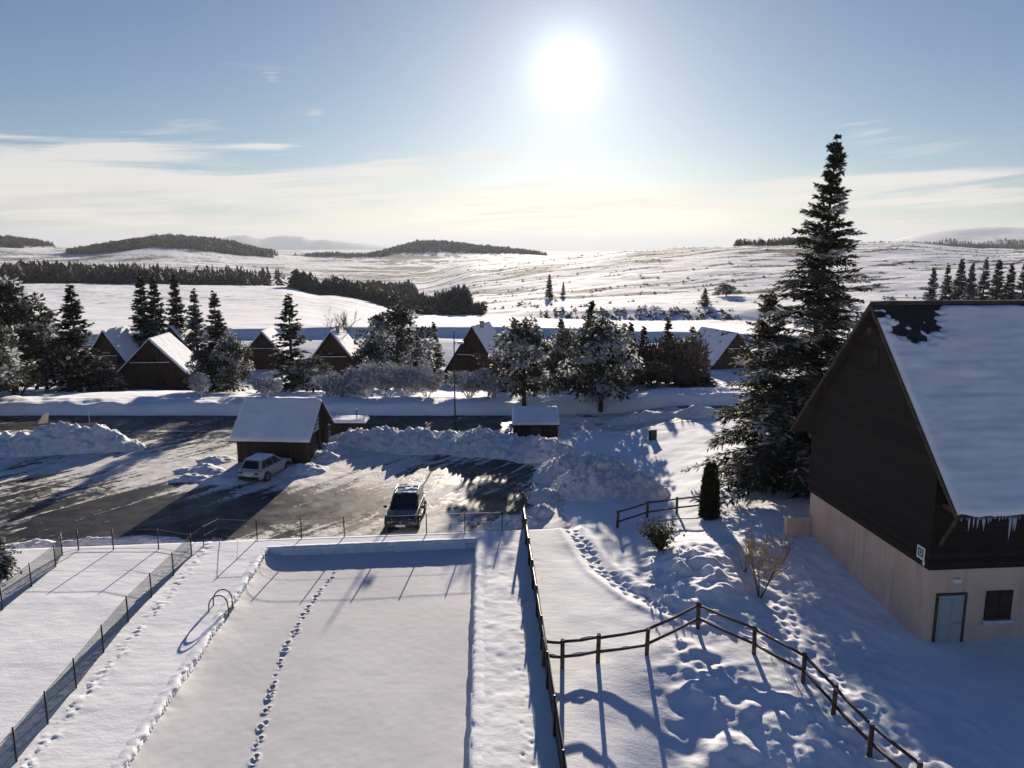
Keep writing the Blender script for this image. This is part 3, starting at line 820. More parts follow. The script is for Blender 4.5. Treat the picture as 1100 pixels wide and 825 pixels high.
def tree(name, kind, px, ytop, ybase, half, label, group=None, cat='tree', rz=None, lean=(0, 0), loc=None):
    """a tree whose foot and height follow from where it stands"""
    p = on(px, ybase) if loc is None else loc
    if loc is None and 424 <= ybase < 434:      # foot hidden behind the road bank
        p = at_y(px, ybase, 84.0 + (px * 7) % 6); p.z = gz(p.x, p.y)
    hgt = at_y(px, ytop, p.y).z - p.z
    depth = p.y * cp + (CAMZ - p.z) * sp
    crown, trunk = proto(kind)
    e = empty(name, p, 0, label, cat, group)
    e.rotation_euler = (lean[0], lean[1], rz if rz is not None else random.Random(px * 7 + ybase).uniform(0, 6.28))
    c = link('trunk', trunk, e); k = link('crown', crown, e)
    rw = {'spruce': 2.3, 'spruce2': 2.0, 'narrow': 1.5, 'frosted': 2.9, 'frosted2': 2.7, 'pine': 3.6, 'pine2': 4.2, 'hanging': 3.0, 'hanging2': 3.2, 'leaning': 2.0}[kind]
    sx = half / F * depth / rw * 1.1; sz = hgt / 10.0
    e.scale = (sx, sx, sz)
    return e

def make_hero():
    # the tall spruce beside the house
    p = on(868, 531); p.y += 1.0; p.z = gz(p.x, p.y)
    H = at_y(898, 157, p.y).z - p.z
    crown, trunk = conifer_mesh(H, 6.2, 21, 48, 10, 32, (.055, .46), 1.0, base=.04, droop=.46, frost=.17, ragged=.42, gap=.03, spray=6, sub=True)
    e = empty('spruce_tree', p, 0.4, 'tallest spruce, ragged and frosted, rising beside the timber gable of the house', 'tree')
    link('trunk', trunk, e); link('crown', crown, e)
    top = at_y(898, 157, p.y); e.rotation_euler = (0, math.atan2(top.x - p.x, H), 0)
    # its bushier olive neighbour
    q = on(826, 520); q.y += 1.5
    h2 = at_y(818, 318, q.y).z - gz(q.x, q.y)
    crown, trunk = conifer_mesh(h2, 3.7, 22, 28, 10, 26, (.055, .44), .6, base=.03, droop=.45, frost=.06, ragged=.5, foliage='olive', spray=4, sub=True)
    e = empty('spruce_tree', (q.x, q.y, gz(q.x, q.y)), 1.0, 'shorter olive-green spruce at the left foot of the tallest spruce', 'tree')
    link('trunk', trunk, e); link('crown', crown, e)
make_hero()

def make_trees():
    G = 'trees beyond the road'
    T = [
     ('pine_tree', 'pine', 18, 307, 432, 42, 'broad dark pine at the far left edge beyond the road'),
     ('pine_tree', 'pine', -22, 345, 436, 38, 'bushy dark pine cut by the left edge of the photo'),
     ('pine_tree', 'pine', 52, 345, 431, 24, 'lower pine between the broad pine and the pointed spruce on the left'),
     ('frosted_tree', 'hanging2', 52, 372, 433, 26, 'low drooping frosted tree under the left pines'),
     ('spruce_tree', 'spruce', 87, 309, 431, 31, 'pointed spruce with spreading lower boughs left of the first chalet roof'),
     ('spruce_tree', 'narrow', 158, 296, 398, 18, 'tall narrow spruce, leftmost of the dark clump behind the paired chalets'),
     ('spruce_tree', 'narrow', 172, 298, 400, 17, 'tall narrow spruce, second from left in the clump behind the paired chalets'),
     ('spruce_tree', 'narrow', 194, 298, 398, 17, 'slim dark spruce standing just right of the paired chalet ridge'),
     ('spruce_tree', 'spruce2', 214, 313, 402, 22, 'dark spruce between the slim one and the rightmost of the left clump'),
     ('spruce_tree', 'spruce2', 237, 316, 425, 27, 'spruce with frosted foot, rightmost of the clump by the paired chalets'),
     ('shrub', 'pine', 222, 378, 426, 15, 'bushy dark evergreen at the right corner of the paired chalets'),
     ('spruce_tree', 'leaning', 315, 319, 427, 27, 'gappy frosted conifer with a bent top left of the middle chalet'),
     ('shrub', 'pine2', 337, 385, 428, 20, 'frosted evergreen bush beneath the conifer with the bent top'),
     ('pine_tree', 'pine2', 428, 333, 418, 33, 'wide rounded frosted pine just right of the middle chalet roof'),
     ('spruce_tree', 'spruce2', 467, 348, 410, 17, 'small spruce between the rounded pine and the steep snowy chalet'),
     ('frosted_tree', 'hanging', 563, 341, 436, 27, 'silvery frosted tree right of the steep snowy chalet'),
     ('spruce_tree', 'narrow', 552, 343, 420, 14, 'dark narrow spruce behind the silvery frosted tree'),
     ('spruce_tree', 'spruce2', 602, 343, 412, 19, 'dark spruce behind and left of the largest frosted tree'),
     ('spruce_tree', 'spruce', 634, 326, 420, 25, 'dark spruce whose top rises behind the largest frosted tree'),
     ('frosted_tree', 'hanging', 645, 338, 440, 33, 'largest frosted tree, drooping, above the road bank'),
     ('spruce_tree', 'narrow', 676, 348, 412, 14, 'dark spruce, first to the right of the largest frosted tree'),
     ('spruce_tree', 'narrow', 690, 352, 413, 14, 'dark spruce, second to the right of the largest frosted tree'),
     ('spruce_tree', 'spruce2', 716, 345, 412, 22, 'broad dark spruce in the middle of the right-hand row'),
     ('frosted_tree', 'frosted2', 742, 352, 410, 20, 'greyish frosted tree closing the right-hand row'),
     ('frosted_tree', 'frosted', 118, 385, 430, 20, 'frosted spreading tree at the left corner of the paired chalets'),
     ('frosted_tree', 'hanging', 252, 358, 430, 16, 'pale frosted tree right of the left spruce clump'),
     ('frosted_tree', 'hanging', 399, 366, 431, 17, 'pale frosted tree over the hedge right of the middle chalet'),
     ('frosted_tree', 'frosted2', 449, 360, 431, 19, 'pale frosted tree left of the lamp post'),
     ('frosted_tree', 'frosted2', 541, 364, 432, 17, 'pale frosted tree at the right corner of the steep snowy chalet'),
     ('frosted_tree', 'hanging', 608, 352, 430, 17, 'pale frosted tree between the two silvery trees'),
     ('frosted_tree', 'frosted', 668, 350, 431, 18, 'pale frosted tree just right of the largest frosted tree'),
     ('frosted_tree', 'hanging2', 730, 366, 430, 19, 'pale frosted tree before the broad dark spruce'),
     ('spruce_tree', 'spruce2', 577, 372, 430, 15, 'small dark spruce tucked between silvery frosted tree and leaning trunk'),
    ]
    for (nm, kd, px, yt, yb, hw, lb) in T: tree(nm, kd, px, yt, yb, hw, lb, G)
    # left corner, close by: snow-laden fir behind the net fence
    e = tree('fir_tree', 'frosted2', 0, 563, 619, 22, 'snow-laden fir in the left corner by the deck fence')
    # spruces on the skyline behind the big house
    names = ['leftmost and shortest', 'second from left', 'third from left', 'fourth from left', 'fifth from left, tallest', 'sixth from left', 'seventh from left', 'rightmost']
    for k, (px, yt, hw) in enumerate([(1000, 289, 14), (1015, 285, 14), (1029, 280, 13), (1041, 284, 13), (1055, 279, 14), (1069, 281, 14), (1083, 284, 14), (1097, 281, 15)]):
        p = at_y(px, 326, 205 + (k * 37 % 11)); p.z = gz(p.x, p.y)
        tree('spruce_tree', ['spruce', 'spruce2', 'narrow'][k % 3], px, yt, 326, hw, 'skyline spruce over the big snowy roof, %s of its row' % names[k], 'row of spruces behind the big roof', loc=p)
    # lone trees out on the hillside
    p = on(757, 329); tree('spruce_tree', 'spruce', 757, 310, 329, 8, 'lone small conifer standing on the snowy hillside', 'lone trees on the hillside')
    p = on(590, 321); tree('poplar_tree', 'narrow', 590, 295, 321, 5.5, 'dark upright tree on the open slope, taller of two', 'lone trees on the hillside')
    tree('poplar_tree', 'narrow', 605, 303, 318, 3, 'thin upright tree on the open slope, shorter of two', 'lone trees on the hillside')
    tree('round_tree', 'pine', 780, 306, 318, 10, 'round bush of a tree on the hillside right of the lone conifer', 'lone trees on the hillside')
make_trees()

def bare(name, px, ytop, ybase, half, seed, label, matn='twig', stems=1, levels=4, split=4, thick=None, group=None, cat='tree', up=.6, curl=.35, minr=.012, clump=0, cl=1.0):
    p = on(px, ybase)
    if 424 <= ybase < 445:
        p = at_y(px, ybase, 75.0 if matn == 'frosttwig' else 79.0); p.z = gz(p.x, p.y)
    h = at_y(px, ytop, p.y).z - p.z
    depth = p.y * cp + (CAMZ - p.z) * sp; r = half / F * depth
    tk, tw = twig_mesh(h, r, seed, stems, levels, split, up, thick or h * .022, minr, curl)
    tw_ = np.array(tw.v); ext = max(np.abs(tw_[:, 0]).max(), np.abs(tw_[:, 1]).max()); top = tw_[:, 2].max()
    e = empty(name, p, 0, label, cat, group)
    tr = tk.build('trunk' if cat == 'tree' else 'stem', M['bark'] if matn != 'frosttwig' else M['frosttwig'], e); k = tw.build('twigs', M[matn], e)
    s = r / np.percentile(np.abs(tw_[:, :2]), 97); e.scale = (s, s, h / top)
    if clump:
        rn = np.random.RandomState(seed); idx = rn.randint(0, len(tw_), clump); P = tw_[idx]; P = P[P[:, 2] > top * .12]
        d = rn.randn(len(P), 3) + np.array([0, 0, .2]); d /= np.linalg.norm(d, axis=1)[:, None]
        q = np.cross(d, rn.randn(len(P), 3)); q /= np.linalg.norm(q, axis=1)[:, None]
        l = rn.uniform(.18, .5, len(P))[:, None] * cl; wd = l * .16
        V = np.stack([P, P + d * l * .5 + q * wd, P + d * l, P + d * l * .5 - q * wd], 1).reshape(-1, 3)
        link('frost_clumps' if matn == 'frosttwig' else 'fine_twigs', np_mesh('fine_twigs', V, np.arange(len(V)).reshape(-1, 4), M[matn], smooth=False), e)
    return e

def make_bare():
    G = 'bare trees and shrubs beyond the road'
    bare('bare_tree', 371, 328, 404, 19, 31, 'bare brown birch in front of the middle chalet roof', group=G)
    bare('bare_tree', 610, 378, 437, 20, 32, 'bare leaning tree left of the largest frosted tree', group=G, levels=4)
    bare('bare_shrub', 700, 385, 442, 28, 33, 'wide bare brown shrub right of the largest frosted tree', stems=5, group=G, cat='shrub', clump=3500)
    bare('bare_shrub', 735, 392, 436, 22, 34, 'bare brown shrub at the right end of the shrub row', stems=5, group=G, cat='shrub', clump=3000)
    bare('bare_shrub', 672, 380, 436, 18, 35, 'dark bare shrub touching the largest frosted tree', stems=4, group=G, cat='shrub', clump=3000)
    bare('bare_tree', 525, 375, 432, 20, 36, 'bare brown tree in front of the steep snowy chalet', group=G, clump=1500)
    F_ = [(372, 404, 436, 17, 'frosted grey shrub, leftmost of the hedge above the road'), (394, 392, 437, 20, 'frosted grey shrub, second from left in the hedge above the road'),
          (416, 386, 437, 20, 'frosted grey shrub, third from left in the hedge above the road'), (438, 389, 437, 18, 'frosted grey shrub, fourth from left in the hedge above the road'),
          (459, 391, 437, 18, 'frosted grey shrub, fifth from left, just left of the lamp post'), (504, 396, 437, 19, 'frosted grey shrub just right of the lamp post'),
          (530, 397, 437, 18, 'frosted grey shrub at the right end of the hedge')]
    for k, (px, yt, yb, hw, lb) in enumerate(F_):
        bare('frosted_shrub', px, yt, yb, hw, 40 + k, lb, 'frosttwig', stems=7, levels=3, split=5, thick=.05, group='frosted hedge above the road', cat='shrub', up=.5, minr=.018, clump=4200)
    for k, (px, yt, yb, hw, lb) in enumerate([(215, 398, 428, 13, 'small frosted shrub at the right wall of the paired chalets'), (290, 405, 428, 13, 'small frosted shrub below the reddish chalet'),
                                             (355, 398, 430, 14, 'frosted shrub below the middle chalet'), (575, 405, 436, 14, 'frosted shrub at the foot of the silvery tree'),
                                             (20, 390, 434, 22, 'brown and white shrub under the broad left pine'), (755, 405, 440, 20, 'low bare shrub next to the olive spruce')]):
        bare('frosted_shrub' if k not in (4, 5) else 'bare_shrub', px, yt, yb, hw, 60 + k, lb, 'frosttwig' if k not in (4, 5) else 'twig', stems=5, levels=3, split=5, group=G, cat='shrub', minr=.018, clump=2200)
    # garden plants
    bare('dry_shrub', 816, 566, 640, 24, 71, 'straw-coloured dry shrub beside the house wall path', 'strawtwig', stems=11, levels=3, split=3, thick=.022, cat='shrub', up=1.0, curl=.18, minr=.006)
    bare('dry_shrub', 800, 575, 612, 12, 72, 'smaller sparse dry shrub right of the thuja', 'strawtwig', stems=6, levels=3, split=2, thick=.016, cat='shrub', up=1.0, curl=.2, minr=.005)
    bare('dry_shrub', 838, 560, 606, 14, 74, 'thin pale dry shrub closest to the low annex wall', 'strawtwig', stems=7, levels=3, split=2, thick=.014, cat='shrub', up=1.0, curl=.2, minr=.005)
    # thuja
    p = on(761, 557); h = at_y(761, 499, p.y).z - p.z; rnd = np.random.RandomState(81); V = []
    for tipx, tipy, hh, rr in ((-.10, 0, h, .30), (.18, .05, h * .99, .28), (.04, -.12, h * .86, .32), (-.04, .16, h * .9, .28)):
        for k in range(1700):
            t = rnd.rand() ** 1.15; a = rnd.rand() * 6.28; R_ = rr * (1 - t ** 2.4) ** .7 * (1.0 + .12 * rnd.randn()) + .02
            o = np.array([tipx + math.cos(a) * R_, tipy + math.sin(a) * R_, hh * t])
            d = np.array([math.cos(a) * .45, math.sin(a) * .45, 1.0]) + rnd.randn(3) * .25; d /= np.linalg.norm(d)
            s = np.cross(d, rnd.randn(3)); s /= np.linalg.norm(s); l = rnd.uniform(.10, .24); w = rnd.uniform(.02, .05)
            V.append((o, o + d * l * .5 + s * w, o + d * l, o + d * l * .5 - s * w))
    A = np.array(V).reshape(-1, 3)
    e = empty('thuja', p, 0, 'slim dark columnar thuja at the end of the upper rail fence', 'shrub')
    link('crown', np_mesh('crown', A, np.arange(len(A)).reshape(-1, 4), M['thuja'], smooth=False), e)
    mb = MB()
    for x, y in ((-.12, 0), (.22, .05), (.05, -.15)): mb.tube([(x, y, -.2), (x, y, h * .8)], [.07, .02], 7)
    mb.build('trunk', M['bark'], e)
    # leafy evergreen shrub in front of the rails
    p = on(709, 590); h = at_y(709, 549, p.y).z - p.z; rnd = np.random.RandomState(82); V = []; mb = MB()
    for k in range(26):
        a = rnd.rand() * 6.28; R_ = rnd.rand() ** .5 * 1.0; top = np.array([math.cos(a) * R_, math.sin(a) * R_, h * rnd.uniform(.3, 1.0) * (1 - .35 * R_)])
        mb.tube([(0, 0, -.1), tuple(top * np.array([.5, .5, .5])), tuple(top)], [.03, .02, .008], 4)
        for q in range(46):
            o = top * rnd.uniform(.15, 1.02) + rnd.randn(3) * .14 + np.array([0, 0, .1]); d = rnd.randn(3) + np.array([0, 0, .5]); d /= np.linalg.norm(d)
            s = np.cross(d, rnd.randn(3)); s /= np.linalg.norm(s); l = rnd.uniform(.09, .2); w = l * .3
            V.append((o, o + d * l * .5 + s * w, o + d * l, o + d * l * .5 - s * w))
    A = np.array(V).reshape(-1, 3); e = empty('evergreen_shrub', p, 0, 'leafy dark green shrub in front of the upper rail fence', 'shrub')
    link('leaves', np_mesh('leaves', A, np.arange(len(A)).reshape(-1, 4), M['leafy'], smooth=False), e); mb.build('stem', M['bark'], e)
make_bare()
def make_leaning():
    p = at_y(609, 428, 77.0); p.z = gz(p.x, p.y); t = at_y(640, 398, 77.5)
    e = empty('leaning_trunk', p, 0, 'bare leaning trunk carrying a strip of snow left of the largest frosted tree', 'tree trunk')
    d = t - p; mb = MB(); mb.tube([-d * .05, d * .5 + Vector((0, 0, .1)), d], [.16, .13, .07], 8); mb.build('log', M['bark'], e, True)
    mb = MB(); mb.tube([d * .05 + Vector((0, 0, .14)), d * .5 + Vector((0, 0, .23)), d * .95 + Vector((0, 0, .06))], [.08, .11, .04], 8); mb.build('snow_strip', M['snow'], e, True)
make_leaning()

# ---- far woods: uncountable, one object each
def wood(name, label, spots, hmin, hmax, seed, wide=.28):
    """spots: (x, y) arrays; each tree an uneven three-tier cone"""
    rnd = np.random.RandomState(seed); S = np.array(spots); n = len(S); K = 20
    dn = .65 + .7 * fbm(S[:, 0] / 60., S[:, 1] / 60., 95, 2)
    h = (hmin + (hmax - hmin) * rnd.beta(1.6, 2.0, n)) * dn
    r = h * wide * rnd.choice([.7, .9, 1.1, 1.6], n) * rnd.uniform(.85, 1.15, n); z = Z(S[:, 0], S[:, 1]) - .2
    rounded = rnd.rand(n) < .3
    t = (np.arange(K)[None, :] + rnd.rand(n, K)) / K                                     # height of each bough
    env = np.where(rounded[:, None], np.sqrt(np.clip(1 - (2 * t - .95) ** 2, .02, 1)) * .8, (1 - t) ** .85 + .05) * r[:, None] * rnd.uniform(.6, 1.25, (n, K))
    a = rnd.rand(n, K) * 6.283
    ax = np.stack([np.broadcast_to(S[:, :1], (n, K)), np.broadcast_to(S[:, 1:2], (n, K)), z[:, None] + h[:, None] * np.clip(t + .13, 0, 1.02)], -1)
    def rim(da, dz): return np.stack([S[:, :1] + np.cos(a + da) * env, S[:, 1:2] + np.sin(a + da) * env, z[:, None] + h[:, None] * (t * .93 + dz)], -1)
    V = np.stack([ax, rim(-.55, 0), rim(0, -.05), rim(.55, 0)], 2).reshape(-1, 3)
    me = np_mesh(name, V, np.arange(len(V)).reshape(-1, 4), M['farwood'], smooth=False)
    return tag(link(name, me), label, 'woodland', kind='stuff')

def pts_px(fn, n, seed):
    """random ground points given by (photo column, distance)"""
    rnd = np.random.RandomState(seed); out = []
    while len(out) < n:
        px, d = fn(rnd)
        if px is None: continue
        az = math.atan((px - 550) / 843.8); out.append((d * math.sin(az), d * math.cos(az)))
    return out

def make_woods():
    def band_left(r):
        px = r.uniform(-120, 308); d = r.uniform(505, 600) + max(0, px - 250) * .2 + 25 * math.sin(px * .03)
        if px > 225 and r.rand() < (px - 225) / 80: return None, None
        return px, d
    wood('far_forest', 'dark forest band beyond the left field', pts_px(band_left, 1500, 1), 7, 12.5, 1)
    def wedge(r):
        px = r.uniform(310, 505); d0 = np.interp(px, [310, 350, 400, 450, 505], [445, 425, 400, 370, 322]); w = np.interp(px, [310, 345, 390, 440, 456, 505], [10, 50, 190, 230, 26, 16])
        if r.rand() > w / 230 + .12: return None, None
        return px, d0 + r.rand() * w
    wood('far_forest', 'wedge of dark wood in the hollow at the middle of the valley', pts_px(wedge, 1300, 2), 6, 12, 2, .34)
    def wedge2(r):
        px = r.uniform(420, 520); return px, 318 + r.uniform(0, 26)
    wood('far_forest', 'thin line of brown scrub trees along the hollow at mid valley', pts_px(wedge2, 220, 12), 2.0, 4.5, 12, .5)
    def ell(cx, cd, rx, rd, edge=.25):
        def f(r):
            a, b = r.uniform(-1, 1), r.uniform(-1, 1); q = math.hypot(a, b)
            if q > 1 - edge * r.rand(): return None, None
            return cx + a * rx, cd + b * rd
        return f
    wood('far_forest', 'wooded dark hill on the left skyline', pts_px(ell(205, 1690, 95, 260), 3200, 3) + pts_px(ell(118, 1490, 48, 90), 700, 4), 7, 13, 3, .42)
    wood('far_forest', 'dark wood on the skyline at the left edge', pts_px(ell(-15, 1990, 80, 400), 1500, 5), 7, 13, 5, .42)
    wood('far_forest', 'dark wooded ridge on the skyline left of centre', pts_px(ell(465, 2090, 58, 260), 1500, 6) + pts_px(ell(535, 1990, 55, 200), 1200, 7) + pts_px(ell(375, 1900, 60, 120), 500, 17), 7, 13, 6, .42)
    def crest(r):
        px = r.uniform(790, 1180); t = (px - 790) / 310
        if px < 865:
            if r.rand() < .5: return None, None
            return px, r.uniform(850, 930)
        return px, r.uniform(1900, 2500) + 60 * math.sin(px * .1)
    wood('far_forest', 'dark forest strip along the right-hand crest', pts_px(crest, 2400, 8), 6, 11, 8, .34)
    # tangle of leafless thicket behind the right-hand row of trees
    rn = np.random.RandomState(44); V = []
    for k in range(15000):
        px = rn.uniform(585, 765); d = rn.uniform(84, 100); az = math.atan((px - 550) / 843.8); x, y = d * math.sin(az), d * math.cos(az)
        hm = 2.6 + 3.2 * float(fbm(np.array([x / 3.5]), np.array([y / 9.]), 91, 3)[0])
        z0 = gz(x, y) + hm * rn.rand() ** .8; a = np.array([x, y, z0]); dv = rn.randn(3) * .6 + np.array([0, 0, 1.0]); dv /= np.linalg.norm(dv)
        q = np.cross(dv, rn.randn(3)); q /= np.linalg.norm(q); l = rn.uniform(.4, 1.1); w = l * .07 + .015
        V.append((a, a + dv * l * .5 + q * w, a + dv * l, a + dv * l * .5 - q * w))
    A = np.array(V).reshape(-1, 3)
    tag(link('thicket', np_mesh('thicket', A, np.arange(len(A)).reshape(-1, 4), M['twig'], smooth=False)), 'dense brown leafless thicket filling the gaps behind the frosted trees', 'thicket', kind='stuff')
    def brook(r): return r.uniform(580, 800), r.uniform(300, 322)
    wood('valley_scrub', 'low grey scrub along the stream below the hillside', pts_px(brook, 130, 9), .7, 2.2, 9, 1.0)
    def hillb(r):
        px = r.uniform(470, 1150); d = 340 * (860 / 340) ** r.rand()
        az = math.atan((px - 550) / 843.8); x, y = d * math.sin(az), d * math.cos(az)
        if float(fbm(np.array([(x + y * .5) / 45.]), np.array([(y - x * .30) / 9.]), 51, 5, .6)[0]) < .56 + .1 * r.rand(): return None, None
        return px, d
    wood('valley_scrub', 'scattered dark heather bushes over the hillside', pts_px(hillb, 1000, 10), .4, 1.5, 10, 1.1)
make_woods()
# ================================================================== BUILDINGS
def roof_snow_sheet(name, parent, org, u, v, nrm, U, Vv, thick, seed, bare=None, step=.12, matn='snow', wav=.03, courses=False):
    """snow lying on a roof plane: grid along u (length) and v (down-slope), bare(u,v)>0 where the roof shows"""
    nu, nv = int(U / step) + 1, int(Vv / step) + 1
    a = np.linspace(0, U, nu); b = np.linspace(0, Vv, nv)
    A, B = np.meshgrid(a, b, indexing='xy')
    edge = np.minimum(np.minimum(A, U - A), np.minimum(B + .3, Vv - B)); round_ = np.clip(edge / (thick * .9), 0, 1) ** .5
    T = thick * (.86 + .3 * (fbm(A / .9, B / .5, seed, 4) - .5)) * round_ + wav * (fbm(A / 2.2, B / .45, seed + 4, 4) - .5) * round_
    if courses: T = T + .007 * np.sin(B / .36 * 6.283 + 1.5 * fbm(A / 1.5, B / 1.5, seed + 8, 2)) * sstep(.35, .65, fbm(A / 2.5, B / 1.2, seed + 6, 3) + .35 * (B / Vv - .5)) * round_
    if bare is not None: T = np.where(True, T * np.clip(bare(A, B), 0, 1) - 0.03 * (bare(A, B) <= 0), T)
    T = T + .004
    if courses: B = B + sstep(Vv - .55, Vv, B) * .22 * (fbm(A / .8, A * 0 + 2.2, seed + 11, 4) - .45)
    P = np.array(org)[None, None] + A[..., None] * np.array(u) + B[..., None] * np.array(v) + T[..., None] * np.array(nrm)
    V = P.reshape(-1, 3); Q = grid_quads(nv, nu)
    # skirt down to the roof all round
    per = list(range(nu)) + [i * nu + nu - 1 for i in range(1, nv)] + [(nv - 1) * nu + j for j in range(nu - 2, -1, -1)] + [i * nu for i in range(nv - 2, 0, -1)]
    Af, Bf = A.ravel()[per], B.ravel()[per]
    S = np.array(org)[None] + Af[:, None] * np.array(u) + Bf[:, None] * np.array(v) - .01 * np.array(nrm)
    n0 = len(V); k = np.arange(len(per)); k2 = (k + 1) % len(per)
    sk = np.stack([np.array(per)[k], np.array(per)[k2], n0 + k2, n0 + k], -1)
    me = np_mesh(name, np.concatenate([V, S]), np.concatenate([Q, sk]), M[matn], smooth=True)
    bm = bmesh.new(); bm.from_mesh(me); bmesh.ops.recalc_face_normals(bm, faces=bm.faces); bm.to_mesh(me); bm.free()
    return link(name, me, parent)

def make_house():
    o = at(990, 697, 0.08)
    root = empty('timber_house', (o.x, o.y, 0.05), R(5), 'large house with pink rendered base, black timber gable and snowy roof', 'house')
    # local axes: x along the front to the right, y into the depth, z up
    LEN, DEP, HS, ZE, ZR, OV, YR = 15.0, 8.8, 3.0, 5.55, 11.85, 1.6, 4.4
    sl = (ZR - ZE) / (YR + OV)                                     # roof rise per metre of depth
    zr = lambda y: ZR - abs(y - YR) * sl
    mb = MB(); mb.box((0, 0, -1.6), (LEN, DEP, HS)); mb.build('wall', M['render'], root)
    # timber storey: gable prism standing slightly proud of the rendered base
    g = -.09; t = 0.16
    mb = MB()
    prof = [(-g * 0 + g, HS), (DEP - g, HS), (DEP - g, zr(DEP - g) - t), (YR, ZR - t * 1.4), (g, zr(g) - t)]
    mb.prism([(g, y, z) for y, z in prof], (LEN - g, 0, 0)); mb.build('timber_gable', M['cladding'], root)
    # bargeboards, a few structural beam ends, the bracket carrying the eave
    mb = MB()
    for s in (-1, 1):
        ye = YR + s * (YR + OV)
        mb.prism([(-.42, ye, ZE - .16), (-.42, YR, ZR - .16), (-.42, YR, ZR + .02), (-.42, ye, ZE + .02)], (.06, 0, 0))
    mb.build('bargeboard', M['beam'], root)
    mb = MB(); mb.tube([(.25, g, HS + .95), (.25, -OV * .72, zr(-OV * .72) - .28)], .085, 4); mb.build('eave_brace', M['beam'], root)
    mb = MB(); mb.box((.17, -1.25, HS + 2.25), (.33, -.05, HS + 2.43)); mb.build('eave_beam', M['beam'], root)
    mb = MB(); mb.box((-.36, DEP - .4, 5.6), (g, DEP - .15, 5.8)); mb.build('beam_end', M['beam'], root)
    mb = MB(); mb.box((-.36, YR - .12, ZR - 1.15), (g, YR + .12, ZR - .92)); mb.build('beam_end', M['beam'], root)
    mb = MB(); mb.box((-.125, YR - .38, ZR - 2.35), (g - .002, YR - .02, ZR - 1.75)); mb.build('gable_vent', M['brownwood'], root)
    # roof slabs (shingled) and the snow on both slopes
    mb = MB(); th = .15; X0, X1 = -.36, LEN + .4
    poly = [(-OV, ZE), (YR, ZR), (DEP + OV, ZE), (DEP + OV, ZE - th), (YR, ZR - th * 1.3), (-OV, ZE - th)]
    mb.prism([(X0, y, z) for y, z in poly], (X1 - X0, 0, 0)); roof = mb.build('roof', M['shingle'], root)
    cs = 1 / math.hypot(1, sl); dn = (0, -cs, -sl * cs); nr = (0, -sl * cs, cs); SL = (YR + OV) / cs
    def bare(A, B):
        n = fbm(A / .55, B / .30, 101, 4) - .5; n2 = fbm(A / .25, B / .14, 102, 3) - .5
        q = ((A - 1.25) / 1.25) ** 2 + ((B - .05) / 1.55) ** 2
        q2 = ((A - .75) / .55) ** 2 + ((B - 1.35) / .30) ** 2
        d = np.minimum(np.sqrt(q), np.sqrt(q2) + .35) + 1.0 * n + .5 * n2
        top = .22 + .5 * (fbm(A / .8, A * 0, 103, 3) - .3) * np.exp(-A / 9)
        return np.minimum((d - 1.0) * 5, (B - top * .55) * 6) 
    roof_snow_sheet('roof_snow', roof, (X0, YR, ZR), (1, 0, 0), dn, nr, X1 - X0, SL + .05, .17, 104, bare, .085, wav=.10, courses=True)
    roof_snow_sheet('roof_snow', roof, (X0, YR, ZR), (1, 0, 0), (0, cs, -sl * cs), (0, sl * cs, cs), X1 - X0, SL, .16, 105, None, .3)
    mb = MB(); mb.tube([(X0, YR, ZR + .01), (X1, YR, ZR + .01)], .09, 6); mb.build('ridge_cap', M['beam'], roof)
    # icicles along the eave, each of them its own
    rnd = random.Random(5); x = X0 + .15; proto_m = []
    for k in range(5):
        mb = MB(); L = 1.0; mb.lathe([(.0, .0), (.035, 0), (.028, -.25), (.019, -.55), (.008, -.85), (.0, -1)], n=6); proto_m.append(mb.mesh('icicle', M['ice'], True))
    while x < 6.5:
        ic = link('icicle', proto_m[rnd.randrange(5)], root, (x, -OV - .03 + rnd.uniform(0, .05), ZE - th * .7))
        L = (.10 + .62 * rnd.random() ** 2.2) * (1.35 if 1.4 < x < 2.6 or 4.1 < x < 4.7 else .85)
        w = .7 + .8 * L
        ic.scale = (w, w, L); x += rnd.choice([.05, .07, .1, .14, .26]) * rnd.uniform(.8, 1.3)
    # door, with frame, handle and the lamp above it
    yf = -.03
    mb = MB(); mb.box((.42, yf, .02), (1.38, .02, 2.02)); d = mb.build('door', M['doorpaint'], root)
    mb = MB(); mb.box((.34, yf - .03, 0), (.42, .02, 2.1)); mb.box((1.38, yf - .03, 0), (1.46, .02, 2.1)); mb.box((.42, yf - .03, 2.02), (1.38, .02, 2.1)); mb.build('door_frame', M['beam'], d)
    mb = MB()
    for a in (.52, .95): 
        for zz in (.15, 1.1): mb.box((a, yf - .02, zz), (a + .33, yf + .001, zz + .8))
    mb.build('door_panel', M['doorpaint'], d)
    mb = MB(); mb.tube([(1.28, yf - .05, 1.0), (1.2, yf - .05, 1.0)], .014, 6); mb.tube([(1.28, yf - .05, 1.0), (1.28, yf, 1.0)], .012, 6); mb.build('door_handle', M['galv'], d)
    mb = MB(); mb.box((.3, -.5, -.06), (1.5, -.005, .03)); mb.build('doorstep', M['concrete'], root)
    mb = MB(); mb.box((.86, -.16, 2.52), (1.12, -.005, 2.66)); mb.build('wall_lamp', M['whiteplate'], root, bevel=.02)
    # shuttered window with its sill
    mb = MB()
    for a, b in ((2.18, 2.66), (2.68, 3.16)):
        mb.box((a, -.055, 1.02), (b, -.004, 2.12))
        for z in (1.12, 1.98): mb.box((a + .02, -.075, z), (b - .02, -.056, z + .07))
    w = mb.build('window', M['shutter'], root)
    mb = MB(); mb.box((2.08, -.16, .90), (3.26, -.004, .99)); mb.build('sill', M['sill'], w)
    mb = MB(); mb.box((2.1, -.15, .995), (3.24, -.03, 1.03)); mb.build('sill_snow', M['snow'], w)
